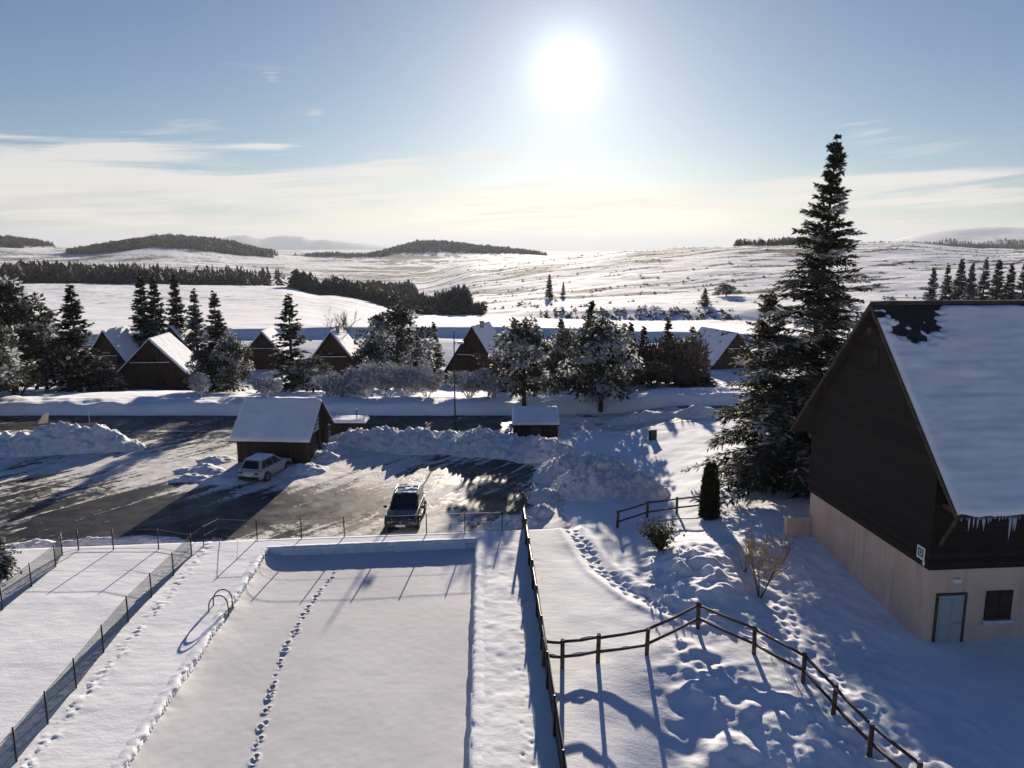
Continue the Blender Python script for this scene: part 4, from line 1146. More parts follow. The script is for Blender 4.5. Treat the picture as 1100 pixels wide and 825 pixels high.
    # small white plate with a black square mark on the gable corner
    mb = MB(); mb.box((g - .02, .18, HS + .22), (g - .003, .62, HS + .68)); pl = mb.build('sign_plate', M['whiteplate'], root)
    mb = MB(); xx = g - .028
    for (a, b, c, d_) in ((.26, .54, .55, .60), (.26, .54, .32, .37), (.49, .54, .37, .55), (.26, .31, .37, .55), (.36, .44, .42, .50)):
        mb.box((xx, a, HS + c), (g - .021, b, HS + d_))
    mb.build('sign_mark', M['blackplate'], pl)
    mb = MB(); mb.box((g - .02, .14, HS + .06), (g - .003, .26, HS + .219)); mb.build('sign_tail', M['whiteplate'], pl)
    # low annex wall continuing from the back corner
    mb = MB(); mb.box((-1.15, DEP - .25, -.9), (-.01, DEP + .05, 1.75)); a = mb.build('annex_wall', M['render'], root)
    mb = MB(); mb.box((-1.2, DEP - .3, 1.75), (-.01, DEP + .1, 1.84)); mb.build('wall_cap', M['sill'], a)
make_house()

def chalet(label, px, yapex, ybase, half, yaw, length, mats=('chaletwood',), chimney=False, snow=.16, steep=None, wall=1.3, partial=None, group='chalets beyond the road'):
    p = on(px, ybase); h = at_y(px, yapex, p.y).z - p.z
    depth = p.y * cp + (CAMZ - p.z) * sp; w = half / F * depth * 1.12
    e = empty('chalet', p, yaw, label, 'chalet', group)
    mb = MB(); sl = (h - wall * .6) / w
    ov = .35
    prof = [(-w + ov, -.6), (w - ov, -.6), (w - ov, h - (w - ov) * sl - .1), (0, h - .12), (-w + ov, h - (w - ov) * sl - .1)]
    mb.prism([(x, 0, z) for x, z in prof], (0, length, 0)); mb.build('wall', M[mats[0]], e)
    mb = MB(); th = .16; f = -.7
    mb.prism([(-w, f, h - w * sl), (0, f, h), (w, f, h - w * sl), (w, f, h - w * sl - th), (0, f, h - th * 1.5), (-w, f, h - w * sl - th)], (0, length + 1.2, 0))
    roof = mb.build('roof', M['shingle'], e)
    cs = 1 / math.hypot(1, sl); SL = w / cs
    bf = None
    if partial is not None:
        bf = lambda A, B: (partial + 1.1 * (fbm(A / .9, B / .7, int(px), 4) - .5)) * 5
    for s in (1, -1):
        roof_snow_sheet('roof_snow', roof, (0, f, h), (0, 1, 0), (s * cs, 0, -sl * cs), (s * sl * cs, 0, cs), length + 1.2, SL, snow, int(px) + s, bf, .22)
    mb = MB(); mb.box((-.55, -.03, h * .48), (.55, -.003, h * .48 + .9)); wd = mb.build('window', M['glass'], e)
    mb = MB()
    for a in (-.6, -.03, .53): mb.box((a, -.05, h * .48 - .05), (a + .07, -.031, h * .48 + .95))
    mb.build('window_frame', M['brownwood'], wd)
    mb = MB(); mb.box((-w * .5, -.05, -.3), (-w * .5 + .95, -.003, 1.75)); mb.build('door', M['brownwood'], e)
    bz = h * .42
    mb = MB(); mb.box((-w * .42, -.95, bz - .12), (w * .42, -.005, bz)); mb.box((-w * .42, -.95, bz + .8), (w * .42, -.87, bz + .9))
    k = -w * .42
    while k < w * .42 - .1: mb.box((k, -.94, bz + .002), (k + .13, -.89, bz + .798)); k += .19
    bl = mb.build('balcony', M['brownwood'], e)
    mb = MB(); mb.box((-w * .42, -.965, bz + .902), (w * .42, -.86, bz + .97)); mb.build('rail_snow', M['snow'], bl)
    for wx in (w * .12, w * .48):
        mb = MB(); mb.box((wx, -.03, .55), (wx + .8, -.003, 1.45)); wg = mb.build('window', M['glass'], e)
        mb = MB(); mb.box((wx - .07, -.05, .48), (wx, -.004, 1.52)); mb.box((wx + .8, -.05, .48), (wx + .87, -.004, 1.52)); mb.box((wx, -.05, 1.45), (wx + .8, -.004, 1.52)); mb.box((wx, -.05, .48), (wx + .8, -.004, .55)); mb.build('window_frame', M['brownwood'], wg)
    if chimney:
        mb = MB(); mb.box((.25, length * .3, h - .5), (.75, length * .3 + .5, h + .45)); ch = mb.build('chimney', M['concrete'], roof)
        mb = MB(); mb.box((.2, length * .3 - .05, h + .45), (.8, length * .3 + .55, h + .53)); mb.build('chimney_cap', M['shingle'], ch)
    return e

chalet('brown chalet of which only the snowy roof shows behind the pointed spruce', 117, 355, 412, 30, R(4), 6.5)
chalet('nearest brown chalet of the overlapping pair left of the dark spruces', 166, 364, 419, 43, R(5), 6.5)
chalet('rear chalet of the overlapping pair, its white roof rising behind', 188, 350, 402, 30, R(5), 6.5)
chalet('reddish brown chalet with a steep gable behind the car park shelter', 284, 356, 397, 27, R(4), 6)
chalet('middle dark chalet with a chimney and patchy white roof beside the bare birch', 358, 356, 413, 35, R(2), 7, chimney=True, partial=.75)
chalet('steep dark chalet with a thin greyish snowy roof and chimney right of the lamp post', 509, 350, 414, 34, R(-17), 6.5, chimney=True, partial=.62, snow=.10)
chalet('flat dark chalet half hidden behind the olive spruce', 788, 357, 396, 26, R(20), 9, partial=.2, snow=.06)
chalet('small distant chalet with a snowy roof between the middle chalet and rounded pine', 404, 355, 390, 17, R(-10), 5)

def make_shelter():
    # open-fronted car park shelter: long snowy slope towards the camera, sign in the right gable
    a = at(256, 497, -1.05); b = at(330, 490, -1.05)
    yaw = R(-4)
    L = (Vector(b) - Vector(a)).length * 1.08
    e = empty('car_park_shelter', (a.x - .1, a.y + .2, -1.1), yaw, 'dark timber shelter with one big snowy roof slope beside the white car', 'shelter')
    Dp = 4.6; ze, zr_ = 1.75, 4.1; yr = 2.5; ovx = .35; ovy = .55
    mb = MB(); mb.box((0, 0, -.3), (L, .16, ze + .35)); mb.box((0, .16, -.3), (.16, Dp, ze + .2)); mb.box((0, Dp, -.3), (L, Dp + .15, ze + .2)); mb.build('wall', M['brownwood'], e)
    mb = MB(); mb.prism([(L - .16, .162, ze + .1), (L - .16, Dp, ze + .1), (L - .16, yr, zr_ - .12)], (.14, 0, 0)); mb.build('gable', M['cladding'], e)
    mb = MB(); mb.box((L - .14, .162, -.3), (L - .02, Dp * .42, ze + .09)); mb.build('side_wall', M['brownwood'], e)
    for y in (Dp * .62, Dp - .2):
        mb = MB(); mb.box((L - .15, y, -.3), (L - .01, y + .14, ze + .1)); mb.build('post', M['beam'], e)
    mb = MB(); sl = (zr_ - ze) / (yr + ovy)
    mb.prism([(-ovx, -ovy, ze), (-ovx, yr, zr_), (-ovx, Dp + ovy, ze + .1), (-ovx, Dp + ovy, ze - .03), (-ovx, yr, zr_ - .15), (-ovx, -ovy, ze - .13)], (L + 2 * ovx, 0, 0))
    roof = mb.build('roof', M['shingle'], e)
    cs = 1 / math.hypot(1, sl)
    roof_snow_sheet('roof_snow', roof, (-ovx, yr, zr_), (1, 0, 0), (0, -cs, -sl * cs), (0, -sl * cs, cs), L + 2 * ovx, (yr + ovy) / cs + .04, .2, 201, None, .12, wav=.02)
    sl2 = (zr_ - ze - .1) / (Dp + ovy - yr); c2 = 1 / math.hypot(1, sl2)
    roof_snow_sheet('roof_snow', roof, (-ovx, yr, zr_), (1, 0, 0), (0, c2, -sl2 * c2), (0, sl2 * c2, c2), L + 2 * ovx, (Dp + ovy - yr) / c2, .2, 202, None, .14, wav=.02)
    mb = MB(); mb.prism([(L + .01, .75, ze + .15), (L + .01, 2.35, ze + .15), (L + .01, 2.65, ze + 1.35), (L + .01, 1.75, ze + 1.15)], (.04, 0, 0)); sg = mb.build('sign_board', M['blackplate'], e)
    mb = MB()
    for k in range(4):
        z = ze + .25 + .24 * k; y0 = .95 + .2 * k
        rn = random.Random(k); y = y0
        while y < 2.35 + .05 * k:
            wdt = rn.uniform(.10, .28); mb.box((L + .052, y, z), (L + .06, min(y + wdt, 2.42), z + .13)); y += wdt + .06
    mb.build('sign_lettering', M['whiteplate'], sg)
    # low bin store beside it under its own cap of snow
    c = at(372, 474, -1.05)
    s = empty('bin_store', (c.x - .2, c.y + 2.0, -1.05), yaw * .3, 'low dark lean-to with a flat snow cap right of the shelter', 'shed')
    mb = MB(); mb.box((-1.5, 0, -.3), (1.3, 1.7, .95)); mb.build('wall', M['brownwood'], s)
    mb = MB(); mb.box((-1.6, -.12, .952), (1.4, 1.82, 1.04)); r2 = mb.build('roof', M['shingle'], s)
    roof_snow_sheet('roof_snow', r2, (-1.6, 1.82, 1.05), (1, 0, 0), (0, -1, 0), (0, 0, 1), 3.0, 1.94, .22, 204, None, .12)
make_shelter()

def make_road_shed():
    a = at(550, 470, -1.0); b = at(601, 470, -1.0)
    L = (b - a).length
    e = empty('roadside_hut', (a.x, a.y, -1.05), R(1), 'small brown hut with a sloping snow-covered roof on the roadside', 'hut')
    mb = MB(); mb.box((.12, 0, -.4), (L - .12, 1.9, 1.15)); mb.build('wall', M['brownwood'], e)
    mb = MB(); mb.prism([(0, -.3, 1.15), (0, 2.1, 2.05), (0, 2.1, 1.93), (0, -.3, 1.03)], (L, 0, 0)); r = mb.build('roof', M['shingle'], e)
    sl = .9 / 2.4; cs = 1 / math.hypot(1, sl)
    roof_snow_sheet('roof_snow', r, (0, 2.1, 2.05), (1, 0, 0), (0, -cs, -sl * cs), (0, -sl * cs, cs), L, 2.4 / cs, .17, 211, None, .12, wav=.02)
    mb = MB(); mb.box((L * .4, -.02, -.2), (L * .4 + .8, -.003, .95)); mb.build('door', M['beam'], e)
make_road_shed()
# ================================================================== VEHICLES
def loft(secs, mb, mi=0):
    n = len(secs[0]); vs = [p for s in secs for p in s]; fs = []
    for i in range(len(secs) - 1):
        for k in range(n): fs.append((i*n+k, i*n+(k+1) % n, (i+1)*n+(k+1) % n, (i+1)*n+k))
    fs.append(tuple(range(n-1, -1, -1))); fs.append(tuple((len(secs)-1)*n+k for k in range(n)))
    mb.add(vs, fs, mi)

def car(name, label, loc, heading, L, W, H, paint, suv, group=None):
    e = empty(name, loc, heading, label, 'car', group)
    hw = W / 2; wr = .35 if suv else .315; zb = .26 if suv else .2; belt = H * (.60 if suv else .60)
    def sec(x, bot, top, w, crown=.03):
        pts = [(-.80*w, bot), (-.97*w, bot+.10), (-w, bot+.32*(top-bot)), (-.985*w, bot+.66*(top-bot)), (-.93*w, top-.03), (-.80*w, top+.004), (-.35*w, top+crown),
               (.35*w, top+crown), (.80*w, top+.004), (.93*w, top-.03), (.985*w, bot+.66*(top-bot)), (w, bot+.32*(top-bot)), (.97*w, bot+.10), (.80*w, bot)]
        return [(x, y, z) for y, z in pts]
    hood = belt * (.97 if suv else .93)
    st = [(-L/2, zb+.18, belt*.78, hw*.80), (-L/2+.05, zb+.08, belt*.93, hw*.90), (-L/2+.22, zb+.03, belt*.99, hw*.965), (-L*.3, zb, belt, hw), (0, zb, belt, hw), (L*.18, zb, belt*.99, hw),
          (L*.27, zb, hood*.985, hw*.99), (L*.40, zb+.02, hood*.93, hw*.965), (L/2-.16, zb+.05, hood*.86, hw*.92), (L/2-.04, zb+.10, hood*.74, hw*.84), (L/2, zb+.18, hood*.60, hw*.74)]
    mb = MB(); loft([sec(*s) for s in st], mb); mb.build('body', paint, e, smooth=True)
    # cabin: raked frustum with rounded edges
    xr, xf = (-L/2 + .12, L*.235) if suv else (-L/2 + .16, L*.24)
    rr, rf = (-L/2 + .34, L*.03) if suv else (-L/2 + .62, L*.02)
    bw, tw = hw * .925, hw * .735
    B = [(xr, -bw*.95), (xf, -bw*.95), (xf, bw*.95), (xr, bw*.95)]; T = [(rr, -tw), (rf, -tw), (rf, tw), (rr, tw)]
    mb = MB(); mb.add([(x, y, belt-.03) for x, y in B] + [(x, y, H-.02) for x, y in T], [(3,2,1,0), (4,5,6,7), (0,1,5,4), (1,2,6,5), (2,3,7,6), (3,0,4,7)])
    mb.build('cabin', paint, e, smooth=False, bevel=.06)
    def P(side, u, v):
        """point on a cabin side: u along, v up"""
        c = {'front': (1, 2), 'rear': (0, 3), 'right': (0, 1), 'left': (3, 2)}[side]
        b0, b1 = Vector((*B[c[0]], belt-.03)), Vector((*B[c[1]], belt-.03)); t0, t1 = Vector((*T[c[0]], H-.02)), Vector((*T[c[1]], H-.02))
        return b0.lerp(b1, u).lerp(t0.lerp(t1, u), v)
    nrm = {'front': (1, 0, .5), 'rear': (-1, 0, .35), 'right': (0, -1, .25), 'left': (0, 1, .25)}
    def pane(nm, side, u0, u1, v0=.10, v1=.90, dk=.0):
        n = Vector(nrm[side]).normalized() * .008; m_ = MB()
        q = [P(side, u0 + (dk if side in ('left', 'right') else 0), v0), P(side, u1, v0), P(side, u1 - (0 if side in ('left', 'right') else .04), v1), P(side, u0 + (0 if side in ('left', 'right') else .04), v1)]
        m_.prism([p + n * .4 for p in q], n * 1.2); m_.build(nm, M['glass'], e)
    pane('windscreen', 'front', .05, .95, .06, .92); pane('rear_window', 'rear', .09, .91, .22 if suv else .16, .88)
    for sd in ('left', 'right'):
        pane('side_window', sd, .06, .25, .14, .86); pane('side_window', sd, .28, .58, .12, .88); pane('side_window', sd, .61, .90, .12, .88)
    # wheels
    for x in (-L*.30, L*.315):
        for s in (-1, 1):
            mb = MB(); y = s * (hw - .10)
            mb.lathe([(wr*.62, -.105), (wr*.93, -.11), (wr, -.075), (wr, .075), (wr*.93, .11), (wr*.62, .105)], (x, y, wr), 'y', 22); w = mb.build('wheel', M['rubber'], e, smooth=True)
            mb = MB(); mb.lathe([(0, s*.085), (wr*.22, s*.095), (wr*.6, s*.07), (wr*.66, s*.108)], (x, y, wr), 'y', 20)
            for k in range(5):
                a = k * 1.2566; mb.tube([(x+math.cos(a)*.05, y+s*.1, wr+math.sin(a)*.05), (x+math.cos(a)*wr*.62, y+s*.1, wr+math.sin(a)*wr*.62)], .026, 5)
            mb.build('rim', M['alloy'], w, smooth=True)
            mb = MB(); ring = []
            for k in range(13):
                a = PI * k / 12; ring.append((x+math.cos(a)*(wr+.05), s*(hw*.992), wr+math.sin(a)*(wr+.05)))
            mb.tube(ring, .035, 5); mb.build('wheel_arch', M['trim'], e, smooth=True)
    for s in (-1, 1):
        mb = MB(); mb.box((L*.16, s*(hw+.02) - (.0 if s > 0 else .19), belt-.02), (L*.16+.12, s*(hw+.02) + (.19 if s > 0 else .0), belt+.15)); mb.build('mirror', M['trim'] if suv else paint, e, bevel=.03)
        mb = MB(); yy = s * hw * .66
        mb.prism([(L/2-.26, yy-s*.02+.22*s, hood*.84), (L/2-.10, yy-.16*s, hood*.80), (L/2-.045, yy-.16*s, hood*.64), (L/2-.19, yy+.235*s, hood*.66)], (.045, 0, .0)); mb.build('headlight', M['clearlamp'], e)
        mb = MB()
        if suv: mb.box((-L/2-.005, s*hw*.72-.08, belt*.62), (-L/2+.12, s*hw*.72+.08, belt*1.02))
        else: mb.box((-L/2-.02, s*hw*.64-.16, belt*.74), (-L/2+.16, s*hw*.64+.14, belt*.88))
        mb.build('tail_light', M['redlamp'], e, bevel=.02)
        for k in (0, 1):
            xx = L*.02 - k * L*.19
            mb = MB(); mb.box((xx, s*(hw+.004)-.012, belt-.12), (xx+.16, s*(hw+.004)+.012, belt-.09)); mb.build('door_handle', M['trim'] if suv else paint, e)
        mb = MB(); mb.tube([(-L*.34, s*tw*.94, H+.0), (-L*.33, s*tw*.94, H+.06), (0, s*tw*.94, H+.06), (L*.02, s*tw*.94, H+.0)], .02, 6)
        if suv: mb.build('roof_rail', M['alloy'], e, smooth=True)
    # bumpers, grille, plates
    mb = MB(); mb.box((L/2-.12, -hw*.78, zb+.06), (L/2+.035, hw*.78, zb+.26)); mb.build('front_bumper', M['trim'] if suv else paint, e, bevel=.03)
    mb = MB(); mb.box((-L/2-.04, -hw*.84, zb+.06), (-L/2+.15, hw*.84, zb+.30)); mb.build('rear_bumper', M['trim'], e, bevel=.03)
    mb = MB(); mb.box((L/2-.07, -hw*.40, hood*.56), (L/2+.008, hw*.40, hood*.66)); g = mb.build('grille', M['trim'], e, bevel=.01)
    mb = MB(); mb.lathe([(0, .02), (.055, .02), (.06, .0)], (L/2+.0, 0, hood*.61), 'x', 14); mb.build('badge', M['alloy'], g)
    mb = MB(); mb.box((L/2+.036, -.26, zb+.10), (L/2+.048, .26, zb+.21)); mb.build('number_plate', M['whiteplate'], e)
    mb = MB(); mb.box((-L/2-.052, -.26, zb+.34), (-L/2-.01, .26, zb+.45)); mb.build('number_plate', M['whiteplate'], e)
    for s in (-.45, .1):
        mb = MB(); mb.tube([P('front', .5 + s, .07) + Vector((.02, 0, .015)), P('front', .5 + s + .32, .16) + Vector((.02, 0, .015))], .012, 4); mb.build('wiper', M['trim'], e)
    # snow lying on the roof
    X, Y = np.meshgrid(np.linspace(rr+.03, rf-.03, 34), np.linspace(-tw+.05, tw-.05, 24), indexing='xy')
    ed = np.minimum(np.minimum(X-rr-.03, rf-.03-X), np.minimum(Y+tw-.05, tw-.05-Y))
    hs = (.045 if not suv else .03) * np.clip(ed/.06, 0, 1)**.5 * (.7 + .6*fbm(X/.3, Y/.3, 9, 3)) 
    if suv: hs = np.where(fbm(X/.35, Y/.35, 19, 3) + .25*(-X/ L) > .50, hs, -.05)
    link('roof_snow', np_mesh('roof_snow', np.stack([X, Y, H-.012+hs], -1).reshape(-1, 3), grid_quads(24, 34), M['snow']), e)
    return e

def make_cars():
    a, b = at(266, 519, -1.1), at(303, 498, -1.1); hd = math.atan2(b.y-a.y, b.x-a.x)
    c = at(286, 510, -1.1)
    car('parked_car', 'dirty white hatchback parked tail-on by the shelter', (c.x, c.y, gz(c.x, c.y)-.03), hd - .05, 4.2, 1.78, 1.5, M['paintwhite'], False, 'parked cars')
    c = at(436.5, 548, -1.1); c.y = 41.6; c.x = (436.5-550)/F*(41.6*cp + 15*sp)
    car('parked_car', 'charcoal sport utility car facing the pool fence head-on', (c.x, c.y, gz(c.x, c.y)-.03), R(-90)-.02, 4.0, 1.84, 1.64, M['paintdark'], True, 'parked cars')
make_cars()

# ================================================================== FENCES
def net_fence(label, pts, h, wires='net', step=.045, name='net_fence', wr=.0024, top=True, hz=8):
    """posts and a wire net of real wires; pts are ground points"""
    o = pts[0]; e = empty(name, o, 0, label, 'fence')
    L_ = [Vector(p) - Vector(o) for p in pts]
    pm = MB(); pm.tube([(0, 0, -.35), (0, 0, h+.04)], .028, 8); pm.lathe([(.03, h+.04), (.02, h+.07), (0, h+.075)], n=8); post = pm.mesh('post', M['postmetal'], True)
    for p in L_: link('post', post, e, p)
    mb = MB()
    for a, b in zip(L_[:-1], L_[1:]):
        up = Vector((0, 0, 1)); n = (b-a).cross(up).normalized()
        def ribbon(p, q, w):
            # thin square rod between two points
            t = (q-p).normalized(); s1 = n * w; s2 = t.cross(n) * w
            mb.add([p+s1+s2, p-s1+s2, p-s1-s2, p+s1-s2, q+s1+s2, q-s1+s2, q-s1-s2, q+s1-s2], [(0,1,5,4),(1,2,6,5),(2,3,7,6),(3,0,4,7)])
        zs = [h*(.06 + .94*k/(hz-1)) for k in range(hz)]
        for z in zs: ribbon(a+up*z, b+up*z, wr*(2.2 if z in (zs[0], zs[-1]) else 1))
        if wires == 'net':
            m = int((b-a).length/step)
            for k in range(m+1): q = a.lerp(b, k/m); ribbon(q+up*h*.06, q+up*h, wr)
    mb.build('net' if wires == 'net' else 'wires', M['wire'], e)
    return e

def make_fences():
    P0 = lambda l: [at(x, y, 0.0) for x, y in l]
    lf = P0([(206, 597), (186.5, 618), (163, 641.5), (138, 668), (111.5, 701), (82, 739), (51.5, 777), (18, 818)])
    t = (lf[-1]-lf[-4])/3; lf += [lf[-1]+t, lf[-1]+2*t]
    net_fence('green wire net fence with dark posts running along the left side of the pool deck', lf, .98, step=.042, wr=.0027)
    G = lambda l: [on(x, y) for x, y in l]
    net_fence('thin wire fence on posts between the pool deck and the car park', [at(206, 597, 0)] + G([(219, 587), (235, 577)]) + [Vector((x, float(deck_edge(np.float64(x)))+.15, gz(x, float(deck_edge(np.float64(x)))+.15))) for x in (-12.4, -10.3, -8.25, -6.2, -4.25, -2.35, -.5)], .98, 'wires', name='wire_fence', wr=.0035, hz=3)
    net_fence('wire fence along the back of the left court beside the car park', P0([(67, 595), (84.5, 591), (122, 590.5), (170.5, 590), (206, 596.5)]), .98, 'wires', name='wire_fence', wr=.0035, hz=3)
    net_fence('net fence at the far left running down beside the snowy fir', P0([(67, 596), (60, 609), (34, 630), (3, 655), (-40, 690)]), .98, step=.045, wr=.003)
    # solid windbreak fence on the right of the deck
    a, b = Vector((.62, 37.6, 0)), Vector((1.55, 13.0, 0)); e = empty('screen_fence', a, 0, 'dark windbreak screen fence along the right side of the pool deck', 'fence')
    d = b-a; mb = MB(); n = Vector((d.y, -d.x, 0)).normalized()*.012
    K = 60
    for k in range(K):
        p, q = d*(k/K), d*((k+1)/K); s1, s2 = .02*math.sin(k*1.1), .02*math.sin((k+1)*1.1)
        mb.add([p-n+Vector((0,0,-.1)), q-n+Vector((0,0,-.1)), q-n+Vector((0,0,1.13+s2)), p-n+Vector((0,0,1.13+s1)), p+n+Vector((0,0,-.1)), q+n+Vector((0,0,-.1)), q+n+Vector((0,0,1.13+s2)), p+n+Vector((0,0,1.13+s1))],
               [(0,1,2,3), (5,4,7,6), (3,2,6,7)])
    mb.build('screen', M['screen'], e)
    pm = MB(); pm.tube([(0, 0, -.3), (0, 0, 1.3)], .04, 8); post = pm.mesh('post', M['postmetal'], True)
    for k in range(11): link('post', post, e, d*(k/10)+n*4)
    pm = MB(); pm.tube([(0, 0, -.3), (0, 0, 1.75)], .065, 8); pm.build('end_post', M['railwood'], e, True, loc=(-.06, .15, 0))
    pm = MB(); pm.tube([n*4+Vector((0,0,1.1)), d+n*4+Vector((0,0,1.1))], .022, 6); pm.build('top_rail', M['postmetal'], e, True)

def rail_fence(label, posts, h, rails, seed, pr=.075, rr=.055, snow=True):
    rnd = random.Random(seed); o = posts[0]; e = empty('rail_fence', o, 0, label, 'fence', 'post and rail fences in the garden')
    L_ = [p-o for p in posts]
    for p in L_:
        hh = h*rnd.uniform(.96, 1.06); mb = MB(); ln = Vector((rnd.uniform(-.04, .04), rnd.uniform(-.04, .04), 0))
        mb.tube([p+Vector((0,0,-.4)), p+Vector((0,0,hh*.6))+ln*.6, p+Vector((0,0,hh-.03))+ln, p+Vector((0,0,hh))+ln], [pr*1.05, pr, pr*.95, pr*.7], 8); po = mb.build('post', M['railwood'], e, True)
        if snow:
            mb = MB(); mb.lathe([(pr*.9, 0), (pr*.85, .03), (pr*.4, .06), (0, .065)], (p.x+ln.x, p.y+ln.y, p.z+hh-.005), n=8); mb.build('snow_cap', M['snow'], po, True)
    for f in rails:
        for a, b in zip(L_[:-1], L_[1:]):
            dz = [rnd.uniform(-.04, .04) for _ in range(3)]; mb = MB(); t = (b-a).normalized()
            q = [a+Vector((0,0,h*f+dz[0]))-t*.06, a.lerp(b, .5)+Vector((0,0,h*f-.02+dz[1]*.5)), b+Vector((0,0,h*f+dz[2]))+t*.06]
            mb.tube(q, [rr, rr*.95, rr*.9], 7); r = mb.build('rail', M['railwood'], e, True)
            if snow and rnd.random() < .55:
                u0 = rnd.uniform(0, .5); u1 = u0+rnd.uniform(.2, .5); c0 = q[0].lerp(q[2], u0); c1 = q[0].lerp(q[2], u1)
                mb = MB(); mb.tube([c0+Vector((0,0,rr*.55)), c0.lerp(c1, .5)+Vector((0,0,rr*.95)), c1+Vector((0,0,rr*.5))], [.02, rr*.7, .02], 6); mb.build('rail_snow', M['snow'], r, True)
    return e

def make_rails():
    A = [on(x, y) for x, y in [(584, 716), (604, 717.5), (642, 712), (694.5, 704), (750, 675.5), (810, 704), (863, 732.5), (894.5, 769.5), (933.7, 812), (985, 856)]]
    rail_fence('long rustic post and rail fence climbing round the snowy bank in the foreground', A, 1.04, (.90, .38), 1)
    B = [on(x, y) for x, y in [(663, 567), (695, 557), (727, 552), (757, 548)]]
    rail_fence('short upper post and rail fence ending at the thuja', B, .92, (.92, .38), 2, .07, .05, False)
make_fences(); make_rails()

# ================================================================== POOL LADDER, POLES, SIGNS
def make_small():
    a = at(250, 653, 0.02); t = (POOL[1]-POOL[0]).normalized()
    yaw = math.atan2(t.y, t.x) - PI/2
    ex = POOL[0].x + (POOL[1].x-POOL[0].x)*(a.y-POOL[0].y)/(POOL[1].y-POOL[0].y)
    e = empty('pool_ladder', (ex, a.y, .03), yaw, 'steel pool ladder with two arched handrails on the left pool edge', 'pool ladder')
    for s in (-.27, .27):
        pts = [(-.62, s, -.05), (-.61, s, .25), (-.53, s, .46), (-.38, s, .60), (-.2, s, .64), (-.02, s, .58), (.09, s, .40), (.12, s, .15), (.13, s, -.5)]
        sm = []
        for i in range(len(pts)-1):
            p0, p1, p2, p3 = [Vector(pts[max(0, min(len(pts)-1, i+k))]) for k in (-1, 0, 1, 2)]
            for u in (0, .25, .5, .75): sm.append(.5*((2*p1)+(p2-p0)*u+(2*p0-5*p1+4*p2-p3)*u*u+(3*p1-p0-3*p2+p3)*u**3))
        sm.append(Vector(pts[-1])); mb = MB(); mb.tube(sm, .026, 8); mb.build('handrail', M['steel'], e, True)
    for z in (-.12, -.38):
        mb = MB(); mb.box((.10, -.27, z), (.2, .27, z+.03)); mb.build('step', M['steel'], e)
    # lamp post at the roadside
    p = at(489, 462, -1.0); hgt = 8.3; hz = 7.2
    e = empty('lamp_post', p, 0, 'tall thin dark lamp post standing at the roadside', 'lamp post')
    mb = MB(); mb.tube([(0, 0, -.3), (0, 0, hgt)], [.07, .04], 10); mb.build('pole', M['postmetal'], e, True)
    mb = MB(); mb.tube([(0, 0, hz-.1), (.1, 0, hz+.16), (.3, 0, hz+.2)], .03, 8); mb.build('arm', M['postmetal'], e, True)
    mb = MB(); mb.box((.28, -.16, hz+.04), (.78, .16, hz+.24)); mb.build('lamp_head', M['galv'], e, bevel=.03)
    mb = MB(); mb.lathe([(.14, -.1), (.13, .3), (.09, .34)], n=10); mb.build('base', M['postmetal'], e)
    # roadside marker posts
    for (px, yt, yb, lb) in [(97, 441, 457, 'pale snow marker pole sticking up behind the left snow heap'), (384, 437, 462, 'thin dark snow marker pole by the road right of the bin store')]:
        p = at(px, yb+3, -1.05); h = at_y(px, yt, p.y).z+1.05; e = empty('snow_pole', p, 0, lb, 'pole', 'snow marker poles')
        mb = MB(); mb.tube([(0, 0, -.3), (0, 0, h)], .045, 8); mb.build('pole', M['galv'] if px < 200 else M['postmetal'], e)
        mb = MB(); mb.tube([(0, 0, h-.25), (0, 0, h-.1)], .05, 8); mb.build('band', M['whiteplate'], e)
    # beige board half buried behind the left heap
    p = at(48, 463, -1.05); e = empty('notice_board', p, R(8), 'beige slanted board poking out behind the left snow heap', 'notice board')
    mb = MB(); mb.prism([(-.5, 0, .6), (.3, 0, .7), (.42, 0, 1.55), (.0, 0, 1.4)], (0, .06, 0)); mb.build('board', M['signboard'], e)
    for x in (-.45, .3):
        mb = MB(); mb.tube([(x, .1, -.3), (x, .1, 1.0)], .04, 7); mb.build('post', M['beam'], e)
    # bollards / stumps on the snowfield by the road
    for (px, py, w, h, lb) in [(701, 472, .28, .75, 'dark stubby bollard on the snow field right of the roadside hut')]:
        p = on(px, py); e = empty('bollard' if px == 701 else 'grit_box', p, R(12), lb, 'bollard' if px == 701 else 'grit box')
        mb = MB(); mb.box((-w, -w*.7, -.2), (w, w*.7, h)); mb.build('body', M['postmetal'] if px == 701 else M['brownwood'], e, bevel=.04)
        mb = MB(); mb.box((-w-.05, -w*.7-.05, h+.003), (w+.05, w*.7+.05, h+.06)); mb.build('lid', M['shingle'], e, bevel=.02)
make_small()

